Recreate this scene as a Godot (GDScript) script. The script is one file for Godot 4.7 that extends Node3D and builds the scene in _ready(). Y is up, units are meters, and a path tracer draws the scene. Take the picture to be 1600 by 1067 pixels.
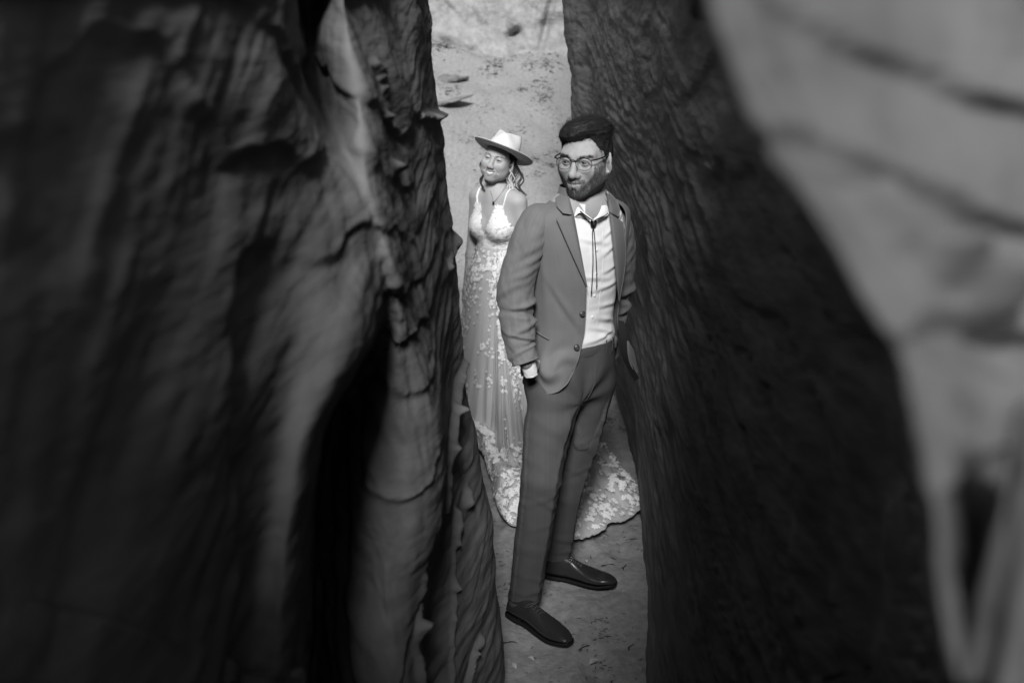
extends Node3D
# Two people in a narrow sandstone slot. Units are metres, y is up, the slot runs along -z.

const EYE := Vector3(0, 2.15, 0)
var rng := RandomNumberGenerator.new()
var n_big := FastNoiseLite.new()
var n_mid := FastNoiseLite.new()
var n_ridge := FastNoiseLite.new()
var n_cell := FastNoiseLite.new()
var M := {}

func _ready():
	rng.seed = 11
	# ---- camera
	var cam := Camera3D.new()
	cam.name = "camera"
	cam.fov = 37.85
	cam.near = 0.05
	cam.far = 400.0
	var lens := CameraAttributesPhysical.new()
	lens.frustum_focal_length = 35.0
	lens.exposure_aperture = 2.6
	lens.frustum_focus_distance = 3.7
	cam.attributes = lens
	add_child(cam)
	cam.fov = 37.85
	cam.position = EYE
	cam.rotation_degrees = Vector3(-18.1, 0, 0)
	cam.current = true
	# ---- sky, sun, exposure
	var sky_mat := ProceduralSkyMaterial.new()
	sky_mat.sky_top_color = Color(0.42, 0.42, 0.42)
	sky_mat.sky_horizon_color = Color(0.44, 0.44, 0.44)
	sky_mat.ground_horizon_color = Color(0.24, 0.24, 0.24)
	sky_mat.ground_bottom_color = Color(0.20, 0.20, 0.20)
	sky_mat.sun_angle_max = 1.0
	var sky := Sky.new()
	sky.sky_material = sky_mat
	var env := Environment.new()
	env.background_mode = Environment.BG_SKY
	env.sky = sky
	env.tonemap_mode = Environment.TONE_MAPPER_LINEAR
	env.tonemap_exposure = 1.45
	env.sdfgi_enabled = true
	env.ssao_enabled = true
	env.ssil_enabled = true
	var around := WorldEnvironment.new()
	around.name = "surroundings"
	around.environment = env
	add_child(around)
	var sun := DirectionalLight3D.new()
	sun.name = "sun"
	sun.light_energy = 1.0
	sun.light_angular_distance = 14.0
	sun.shadow_enabled = true
	add_child(sun)
	sun.look_at_from_position(Vector3(-0.055, 0.635, 0.77), Vector3.ZERO)
	set_up()
	build_canyon()
	build_groom()
	build_bride()
	build_litter()

func set_up():
	for a in [[n_big, FastNoiseLite.TYPE_SIMPLEX_SMOOTH, 1.0, 4], [n_mid, FastNoiseLite.TYPE_SIMPLEX_SMOOTH, 1.0, 3], [n_ridge, FastNoiseLite.TYPE_SIMPLEX_SMOOTH, 1.0, 4], [n_cell, FastNoiseLite.TYPE_CELLULAR, 1.0, 1]]:
		a[0].noise_type = a[1]
		a[0].frequency = a[2]
		a[0].fractal_octaves = a[3]
		a[0].fractal_type = FastNoiseLite.FRACTAL_FBM
	n_ridge.fractal_type = FastNoiseLite.FRACTAL_RIDGED
	n_cell.fractal_type = FastNoiseLite.FRACTAL_NONE
	n_mid.seed = 5
	n_ridge.seed = 9
	make_materials()

# ---------------------------------------------------------------- helpers
func grey(v: float) -> Color:
	return Color(v, v, v).linear_to_srgb()

func plain(v: float, rough := 0.9, metal := 0.0) -> StandardMaterial3D:
	var m := StandardMaterial3D.new()
	m.albedo_color = grey(v)
	m.roughness = rough
	m.metallic = metal
	m.metallic_specular = 0.35
	return m

func noise_tex(freq: float, octaves: int, low: float, high: float, side := 512, kind := FastNoiseLite.TYPE_SIMPLEX_SMOOTH, sd := 1, ridged := false) -> NoiseTexture2D:
	var f := FastNoiseLite.new()
	f.noise_type = kind
	f.frequency = freq
	f.fractal_octaves = octaves
	f.fractal_type = FastNoiseLite.FRACTAL_RIDGED if ridged else FastNoiseLite.FRACTAL_FBM
	f.seed = sd
	var t := NoiseTexture2D.new()
	t.width = side
	t.height = side
	t.seamless = true
	t.noise = f
	var g := Gradient.new()
	g.set_color(0, grey(low))
	g.set_color(1, grey(high))
	t.color_ramp = g
	return t

func bump_tex(freq: float, octaves: int, side := 512, sd := 1, ridged := false) -> NoiseTexture2D:
	var t := noise_tex(freq, octaves, 0.0, 1.0, side, FastNoiseLite.TYPE_SIMPLEX_SMOOTH, sd, ridged)
	t.color_ramp = null
	return t

func weave_tex(side: int, deep: float, slub: float) -> ImageTexture:
	# threads crossing over and under, with uneven thread tone
	var im := Image.create(side, side, false, Image.FORMAT_RGB8)
	var r := RandomNumberGenerator.new()
	r.seed = 3
	var warp := []
	var weft := []
	for i in side:
		warp.append(r.randf_range(-slub, slub))
		weft.append(r.randf_range(-slub, slub))
	for y in side:
		for x in side:
			var over := ((x / 2 + y / 2) % 2) == 0
			var v: float = 1.0 - deep * (0.0 if over else 1.0) + (warp[x / 2 * 2] * 2.4 if over else warp[x / 2 * 2] + 0.5 * weft[y / 2 * 2])
			v = clampf(v, 0.0, 1.0)
			im.set_pixel(x, y, Color(v, v, v))
	return ImageTexture.create_from_image(im)

func tri_scale(m: StandardMaterial3D, per_metre: float) -> void:
	m.uv1_triplanar = true
	m.uv1_world_triplanar = true
	m.uv1_scale = Vector3.ONE * per_metre

func bumpy(m: StandardMaterial3D, t: Texture2D, cm: float) -> void:
	m.heightmap_enabled = true
	m.heightmap_texture = t
	m.heightmap_scale = cm

func make_materials():
	var rock := plain(1.0, 0.95)
	rock.albedo_texture = noise_tex(0.012, 5, 0.50, 1.0, 512, FastNoiseLite.TYPE_SIMPLEX_SMOOTH, 4)
	rock.vertex_color_use_as_albedo = true
	rock.metallic_specular = 0.25
	tri_scale(rock, 1.6)
	bumpy(rock, bump_tex(0.02, 6, 512, 8), 1.1)
	M.rock = rock
	# the slot's walls are bedded along the slot: grain drawn out that way
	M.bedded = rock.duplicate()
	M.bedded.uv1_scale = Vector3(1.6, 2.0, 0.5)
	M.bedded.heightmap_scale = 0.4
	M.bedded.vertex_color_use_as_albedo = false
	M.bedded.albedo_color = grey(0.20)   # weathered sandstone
	var sand := plain(0.36, 1.0)
	sand.albedo_texture = noise_tex(0.03, 6, 0.62, 1.0, 1024, FastNoiseLite.TYPE_SIMPLEX_SMOOTH, 14)
	sand.metallic_specular = 0.15
	tri_scale(sand, 0.8)
	bumpy(sand, bump_tex(0.06, 5, 1024, 18), 0.22)
	M.sand = sand
	M.skin = plain(1.0, 0.55)
	M.skin.vertex_color_use_as_albedo = true
	M.skin.metallic_specular = 0.4
	bumpy(M.skin, bump_tex(0.11, 4, 512, 31), 0.06)
	tri_scale(M.skin, 9.0)
	M.skin.subsurf_scatter_enabled = true
	M.skin.subsurf_scatter_strength = 0.12
	M.hair_dark = plain(0.020, 0.55)
	M.hair_beard = plain(0.10, 0.6)
	M.hair_brown = plain(0.035, 0.45)
	M.eye = plain(1.0, 0.15)
	M.eye.vertex_color_use_as_albedo = true
	var weave := weave_tex(256, 0.16, 0.028)
	M.jacket = plain(0.195, 0.75)
	M.jacket.albedo_texture = weave
	M.jacket.uv1_scale = Vector3(8, 8, 8)
	M.jacket.rim_enabled = true
	M.jacket.rim = 0.25
	M.jacket.rim_tint = 0.5
	M.lining = plain(0.02, 0.5)
	M.lining_light = plain(0.16, 0.6)
	M.trousers = plain(0.088, 0.8)
	M.trousers.albedo_texture = weave
	tri_scale(M.trousers, 6.0)
	M.trousers.uv1_world_triplanar = false
	M.shirt = plain(0.78, 0.85)
	M.shoe = plain(0.03, 0.25)
	M.shoe.clearcoat_enabled = true
	M.shoe.clearcoat = 0.4
	M.shoe.clearcoat_roughness = 0.22
	M.sole = plain(0.012, 0.6)
	M.lace_string = plain(0.09, 0.8)
	M.black = plain(0.012, 0.35)
	M.cord = plain(0.02, 0.6)
	M.silver = plain(0.6, 0.3, 1.0)
	M.horn = plain(0.03, 0.3)
	M.lens = StandardMaterial3D.new()
	M.lens.albedo_color = Color(0.1, 0.1, 0.1, 0.03)
	M.lens.transparency = BaseMaterial3D.TRANSPARENCY_ALPHA
	M.lens.roughness = 0.02
	M.felt = plain(0.70, 0.95)
	M.felt.rim_enabled = true
	M.felt.rim = 0.3
	M.felt.rim_tint = 0.6
	bumpy(M.felt, bump_tex(0.2, 3, 256, 2), 0.15)
	tri_scale(M.felt, 12.0)
	M.felt.uv1_world_triplanar = false
	M.felt_band = plain(0.60, 0.8)
	M.lace = plain(0.88, 0.8)
	M.satin = plain(0.58, 0.7)
	M.tulle = plain(0.70, 0.9)
	M.tulle.albedo_color.a = 0.5
	M.tulle.transparency = BaseMaterial3D.TRANSPARENCY_ALPHA
	M.tulle.backlight_enabled = true
	M.tulle.backlight = Color(0.5, 0.5, 0.5)
	M.teeth = plain(0.8, 0.3)
	M.leaf = plain(0.16, 0.9)
	M.leaf_pale = plain(0.42, 0.9)
	M.twig = plain(0.05, 0.9)

func part(parent: Node, called: String, mesh: Mesh, m: Material) -> MeshInstance3D:
	var o := MeshInstance3D.new()
	o.name = called
	o.mesh = mesh
	o.material_override = m
	parent.add_child(o, true)
	return o

func thing(called: String, label: String, category: String, at := Vector3.ZERO, group := "") -> Node3D:
	var o := Node3D.new()
	o.name = called
	add_child(o, true)
	o.position = at
	tag(o, label, category, group)
	return o

func tag(o: Node, label: String, category: String, group := "") -> void:
	o.set_meta("label", label)
	o.set_meta("category", category)
	if group:
		o.set_meta("group", group)

func structure(called: String, mesh: Mesh, m: Material, label: String, category: String) -> MeshInstance3D:
	var o := part(self, called, mesh, m)
	tag(o, label, category)
	o.set_meta("kind", "structure")
	return o

func to_mesh(v: PackedVector3Array, n: PackedVector3Array, idx: PackedInt32Array, uv = null, col = null) -> ArrayMesh:
	var a := []
	a.resize(Mesh.ARRAY_MAX)
	a[Mesh.ARRAY_VERTEX] = v
	a[Mesh.ARRAY_NORMAL] = n
	a[Mesh.ARRAY_INDEX] = idx
	if uv != null:
		a[Mesh.ARRAY_TEX_UV] = uv
	if col != null:
		a[Mesh.ARRAY_COLOR] = col
	var m := ArrayMesh.new()
	m.add_surface_from_arrays(Mesh.PRIMITIVE_TRIANGLES, a)
	return m

# normals of an indexed mesh; the front of (a, b, c) is where (c - a) x (b - a) points
func normals_of(v: PackedVector3Array, idx: PackedInt32Array) -> PackedVector3Array:
	var n := PackedVector3Array()
	n.resize(v.size())
	for t in range(0, idx.size(), 3):
		var a := idx[t]
		var b := idx[t + 1]
		var c := idx[t + 2]
		var f := (v[c] - v[a]).cross(v[b] - v[a])
		n[a] += f
		n[b] += f
		n[c] += f
	for i in n.size():
		n[i] = n[i].normalized()
	return n

# a sheet of nu x nv points, u fastest; closed joins the last column to the first
func sheet_index(nu: int, nv: int, closed := false, flip := false) -> PackedInt32Array:
	var idx := PackedInt32Array()
	var last := nu if closed else nu - 1
	for j in nv - 1:
		for i in last:
			var a := j * nu + i
			var b := j * nu + (i + 1) % nu
			var c := a + nu
			var d := b + nu
			if flip:
				idx.append_array([a, b, c, b, d, c])
			else:
				idx.append_array([a, c, b, b, c, d])
	return idx

func sheet_uv(nu: int, nv: int, su: float, sv: float) -> PackedVector2Array:
	var uv := PackedVector2Array()
	for j in nv:
		for i in nu:
			uv.append(Vector2(su * i / (nu - 1), sv * j / (nv - 1)))
	return uv

func sheet(v: PackedVector3Array, nu: int, nv: int, closed := false, flip := false, su := 1.0, sv := 1.0) -> ArrayMesh:
	var idx := sheet_index(nu, nv, closed, flip)
	return to_mesh(v, normals_of(v, idx), idx, sheet_uv(nu, nv, su, sv))

func cr(a, b, c, d, t: float):
	return 0.5 * (2.0 * b + (c - a) * t + (2.0 * a - 5.0 * b + 4.0 * c - d) * t * t + (3.0 * b - a - 3.0 * c + d) * t * t * t)

# Catmull-Rom through a list (numbers or vectors), t from 0 to 1
func along(p: Array, t: float):
	var n := p.size() - 1
	var f := clampf(t, 0.0, 1.0) * n
	var i := mini(int(f), n - 1)
	return cr(p[maxi(i - 1, 0)], p[i], p[i + 1], p[mini(i + 2, n)], f - i)

# through keys [[x, value], ...]
func keyed(k: Array, x: float) -> float:
	if x <= k[0][0]:
		return k[0][1]
	for i in k.size() - 1:
		if x <= k[i + 1][0]:
			var t: float = (x - k[i][0]) / (k[i + 1][0] - k[i][0])
			return cr(k[maxi(i - 1, 0)][1], k[i][1], k[i + 1][1], k[mini(i + 2, k.size() - 1)][1], t)
	return k[-1][1]

func bell(x: float) -> float:
	return exp(-x * x)

class Soup:
	var v := PackedVector3Array()
	var n := PackedVector3Array()
	var i := PackedInt32Array()
	var c := PackedColorArray()
	func join(v2: PackedVector3Array, n2: PackedVector3Array, i2: PackedInt32Array, col := Color.WHITE) -> void:
		var o := v.size()
		v.append_array(v2)
		n.append_array(n2)
		for k in i2:
			i.append(o + k)
		for k in v2.size():
			c.append(col)

func soup_mesh(s: Soup) -> ArrayMesh:
	return to_mesh(s.v, s.n, s.i, null, s.c)

# a round tube along points, radius a number or one per point
func tube(s: Soup, pts: Array, radius, sides := 8, col := Color.WHITE, flat := 1.0) -> void:
	var v := PackedVector3Array()
	var nn := PackedVector3Array()
	var last := Vector3.ZERO
	for k in pts.size():
		var dir: Vector3 = (pts[mini(k + 1, pts.size() - 1)] - pts[maxi(k - 1, 0)]).normalized()
		var side := last - dir * last.dot(dir)
		if side.length() < 0.01:
			side = dir.cross(Vector3.UP if absf(dir.y) < 0.9 else Vector3.RIGHT)
		side = side.normalized()
		last = side
		var upw := dir.cross(side)
		var r: float = radius[k] if radius is Array else radius
		for q in sides:
			var a := TAU * q / sides
			var o := side * cos(a) + upw * sin(a) * flat
			v.append(pts[k] + o * r)
			nn.append((side * cos(a) + upw * sin(a) / maxf(flat, 0.05)).normalized())
	var idx := sheet_index(sides, pts.size(), true)
	for e in [0, pts.size() - 1]:
		var cidx := v.size()
		v.append(pts[e])
		nn.append((pts[0] - pts[1]).normalized() if e == 0 else (pts[-1] - pts[-2]).normalized())
		for q in sides:
			var a1: int = e * sides + q
			var b1: int = e * sides + (q + 1) % sides
			idx.append_array([cidx, a1, b1] if e == 0 else [cidx, b1, a1])
	s.join(v, nn, idx, col)

func tube_mesh(pts: Array, radius, sides := 8, flat := 1.0) -> ArrayMesh:
	var s := Soup.new()
	tube(s, pts, radius, sides, Color.WHITE, flat)
	return soup_mesh(s)

# a lump: sphere scaled by r, turned by b
func lump(s: Soup, at: Vector3, r: Vector3, b := Basis(), nu := 12, nv := 8, col := Color.WHITE) -> void:
	var v := PackedVector3Array()
	var nn := PackedVector3Array()
	for j in nv + 1:
		for i in nu:
			var e := -PI / 2 + PI * j / nv
			var a := TAU * i / nu
			var o := Vector3(cos(e) * cos(a), sin(e), cos(e) * sin(a))
			v.append(at + b * (o * r))
			nn.append((b * (o / r)).normalized())
	s.join(v, nn, sheet_index(nu, nv + 1, true, true), col)

func smooth_path(p: Array, steps: int) -> Array:
	var r := []
	for k in steps + 1:
		r.append(along(p, float(k) / steps))
	return r

# ---------------------------------------------------------------- smooth bodies: distance fields meshed as surface nets
class Field:
	var a := PackedVector3Array()
	var b := PackedVector3Array()
	var r1 := PackedFloat32Array()
	var r2 := PackedFloat32Array()
	var ks := PackedFloat32Array()
	var cut := PackedByteArray()
	var turn := []
	var far := 0.0
	func cone(p: Vector3, q: Vector3, rp: float, rq: float, k := 0.02, op := 0) -> void:
		a.append(p); b.append(q - p); r1.append(rp); r2.append(rq); ks.append(k); cut.append(op); turn.append(null)
	func ball(p: Vector3, r: float, k := 0.02, op := 0) -> void:
		cone(p, p + Vector3(0, 0.0001, 0), r, r, k, op)
	func egg(p: Vector3, r: Vector3, k := 0.02, basis := Basis(), op := 0) -> void:
		a.append(p); b.append(r); r1.append(0.0); r2.append(0.0); ks.append(k); cut.append(op); turn.append(basis.inverse())
	func one(i: int, p: Vector3) -> float:
		var q := p - a[i]
		if turn[i] == null:
			var d := b[i]
			var t := clampf(q.dot(d) / d.dot(d), 0.0, 1.0)
			return (q - d * t).length() - r1[i] - (r2[i] - r1[i]) * t
		var e: Basis = turn[i]
		q = (e * q) / b[i]
		var k0 := q.length()
		var k1 := (q / b[i]).length()
		return k0 * (k0 - 1.0) / maxf(k1, 0.0001)
	func dist(p: Vector3, ids: PackedInt32Array) -> float:
		var v := 1.0
		for i in ids:
			var d := one(i, p)
			var k := ks[i]
			if cut[i] == 0:
				var h := maxf(k - absf(v - d), 0.0)
				v = minf(v, d) - h * h / (4.0 * k)
			else:
				var h := maxf(k - absf(v + d), 0.0)
				v = maxf(v, -d) + h * h / (4.0 * k)
		return v
	# grow moves the whole surface outwards
	func net(lo: Vector3, hi: Vector3, cell: float, grow := 0.0) -> Dictionary:
		var B := 4
		var bx := int(ceil((hi.x - lo.x) / cell / B))
		var by := int(ceil((hi.y - lo.y) / cell / B))
		var bz := int(ceil((hi.z - lo.z) / cell / B))
		var nx := bx * B + 1
		var ny := by * B + 1
		var nz := bz * B + 1
		var val := PackedFloat32Array()
		val.resize(nx * ny * nz)
		val.fill(9.0)
		var cellv := PackedInt32Array()
		cellv.resize(nx * ny * nz)
		cellv.fill(-1)
		var rad := cell * B * 0.87
		var act := []
		for z in bz:
			for y in by:
				for x in bx:
					var c := lo + Vector3(x + 0.5, y + 0.5, z + 0.5) * cell * B
					var ids := PackedInt32Array()
					for i in a.size():
						if one(i, c) < rad * 1.3 + ks[i] + grow + 0.004:
							ids.append(i)
					if ids.is_empty():
						continue
					if absf(dist(c, ids) - grow) > rad * 1.7:
						continue
					act.append([x, y, z])
					for kz in B + 1:
						for ky in B + 1:
							var o := ((z * B + kz) * ny + y * B + ky) * nx + x * B
							for kx in B + 1:
								if val[o + kx] == 9.0:
									val[o + kx] = dist(lo + Vector3(x * B + kx, y * B + ky, z * B + kz) * cell, ids) - grow
		var V := PackedVector3Array()
		var N := PackedVector3Array()
		var I := PackedInt32Array()
		var sy := nx
		var sz := nx * ny
		for w in act:
			for kz in B:
				for ky in B:
					for kx in B:
						var x: int = w[0] * B + kx
						var y: int = w[1] * B + ky
						var z: int = w[2] * B + kz
						var o := z * sz + y * sy + x
						var d0 := val[o]
						var d1 := val[o + 1]
						var d2 := val[o + sy]
						var d3 := val[o + sy + 1]
						var d4 := val[o + sz]
						var d5 := val[o + sz + 1]
						var d6 := val[o + sz + sy]
						var d7 := val[o + sz + sy + 1]
						var inside := int(d0 < 0) + int(d1 < 0) + int(d2 < 0) + int(d3 < 0) + int(d4 < 0) + int(d5 < 0) + int(d6 < 0) + int(d7 < 0)
						if inside == 0 or inside == 8:
							continue
						var s := Vector3.ZERO
						var m := 0
						if (d0 < 0) != (d1 < 0): s += Vector3(d0 / (d0 - d1), 0, 0); m += 1
						if (d2 < 0) != (d3 < 0): s += Vector3(d2 / (d2 - d3), 1, 0); m += 1
						if (d4 < 0) != (d5 < 0): s += Vector3(d4 / (d4 - d5), 0, 1); m += 1
						if (d6 < 0) != (d7 < 0): s += Vector3(d6 / (d6 - d7), 1, 1); m += 1
						if (d0 < 0) != (d2 < 0): s += Vector3(0, d0 / (d0 - d2), 0); m += 1
						if (d1 < 0) != (d3 < 0): s += Vector3(1, d1 / (d1 - d3), 0); m += 1
						if (d4 < 0) != (d6 < 0): s += Vector3(0, d4 / (d4 - d6), 1); m += 1
						if (d5 < 0) != (d7 < 0): s += Vector3(1, d5 / (d5 - d7), 1); m += 1
						if (d0 < 0) != (d4 < 0): s += Vector3(0, 0, d0 / (d0 - d4)); m += 1
						if (d1 < 0) != (d5 < 0): s += Vector3(1, 0, d1 / (d1 - d5)); m += 1
						if (d2 < 0) != (d6 < 0): s += Vector3(0, 1, d2 / (d2 - d6)); m += 1
						if (d3 < 0) != (d7 < 0): s += Vector3(1, 1, d3 / (d3 - d7)); m += 1
						cellv[o] = V.size()
						V.append(lo + (Vector3(x, y, z) + s / m) * cell)
						N.append(Vector3(d1 + d3 + d5 + d7 - d0 - d2 - d4 - d6, d2 + d3 + d6 + d7 - d0 - d1 - d4 - d5, d4 + d5 + d6 + d7 - d0 - d1 - d2 - d3).normalized())
		for w in act:
			for kz in B:
				for ky in B:
					for kx in B:
						var x: int = w[0] * B + kx
						var y: int = w[1] * B + ky
						var z: int = w[2] * B + kz
						if x == 0 or y == 0 or z == 0:
							continue
						var o := z * sz + y * sy + x
						var neg := val[o] < 0
						if neg != (val[o + 1] < 0):
							quad(I, cellv[o - sy - sz], cellv[o - sz], cellv[o], cellv[o - sy], neg)
						if neg != (val[o + sy] < 0):
							quad(I, cellv[o - 1 - sz], cellv[o - 1], cellv[o], cellv[o - sz], neg)
						if neg != (val[o + sz] < 0):
							quad(I, cellv[o - 1 - sy], cellv[o - sy], cellv[o], cellv[o - 1], neg)
		return {"v": V, "n": N, "i": I}
	func quad(I: PackedInt32Array, p: int, q: int, r: int, s: int, neg: bool) -> void:
		if p < 0 or q < 0 or r < 0 or s < 0:
			return
		if neg:
			I.append(p); I.append(r); I.append(q); I.append(p); I.append(s); I.append(r)
		else:
			I.append(p); I.append(q); I.append(r); I.append(p); I.append(r); I.append(s)

# keep only the triangles whose corners all pass
func keep(d: Dictionary, test: Callable) -> Dictionary:
	var ok := PackedByteArray()
	for p in d.v:
		ok.append(1 if test.call(p) else 0)
	var map := PackedInt32Array()
	map.resize(d.v.size())
	map.fill(-1)
	var v := PackedVector3Array()
	var n := PackedVector3Array()
	var idx := PackedInt32Array()
	for t in range(0, d.i.size(), 3):
		if ok[d.i[t]] and ok[d.i[t + 1]] and ok[d.i[t + 2]]:
			for k in 3:
				var q: int = d.i[t + k]
				if map[q] < 0:
					map[q] = v.size()
					v.append(d.v[q])
					n.append(d.n[q])
				idx.append(map[q])
	return {"v": v, "n": n, "i": idx}

func moved(d: Dictionary, x: Transform3D) -> Dictionary:
	var v := PackedVector3Array()
	var n := PackedVector3Array()
	for p in d.v:
		v.append(x * p)
	for p in d.n:
		n.append((x.basis * p).normalized())
	return {"v": v, "n": n, "i": d.i.duplicate()}

# short hairs rooted on a mesh: test(p) gives a density 0..1, lie(p, n) the direction times length
func hairs(s: Soup, d: Dictionary, count: int, width: float, test: Callable, lie: Callable, segs := 2) -> void:
	var made := 0
	var tries := 0
	var tn: int = d.i.size() / 3
	while made < count and tries < count * 60:
		tries += 1
		var t := rng.randi_range(0, tn - 1) * 3
		var w := rng.randf()
		var u := rng.randf() * (1.0 - w)
		var p: Vector3 = d.v[d.i[t]] * (1.0 - w - u) + d.v[d.i[t + 1]] * w + d.v[d.i[t + 2]] * u
		if rng.randf() > test.call(p):
			continue
		made += 1
		var n: Vector3 = d.n[d.i[t]]
		var l: Vector3 = lie.call(p, n)
		var side := l.cross(n).normalized().lerp(n.cross(Vector3(rng.randf() - 0.5, rng.randf() - 0.5, rng.randf() - 0.5)).normalized(), 0.3).normalized() * width * rng.randf_range(0.6, 1.3)
		var o := s.v.size()
		var root := p - n * 0.001
		for k in segs + 1:
			var f := float(k) / segs
			var c := root + l * f - n * (l.length() * 0.12 * f * f)
			var wd := side * (1.0 - 0.75 * f)
			s.v.append(c - wd); s.v.append(c + wd)
			s.n.append(n); s.n.append(n)
			s.c.append(Color.WHITE); s.c.append(Color.WHITE)
			if k < segs:
				var b := o + k * 2
				if l.cross(side).dot(n) > 0:
					s.i.append_array([b, b + 1, b + 2, b + 1, b + 3, b + 2])
				else:
					s.i.append_array([b, b + 2, b + 1, b + 1, b + 2, b + 3])
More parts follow.
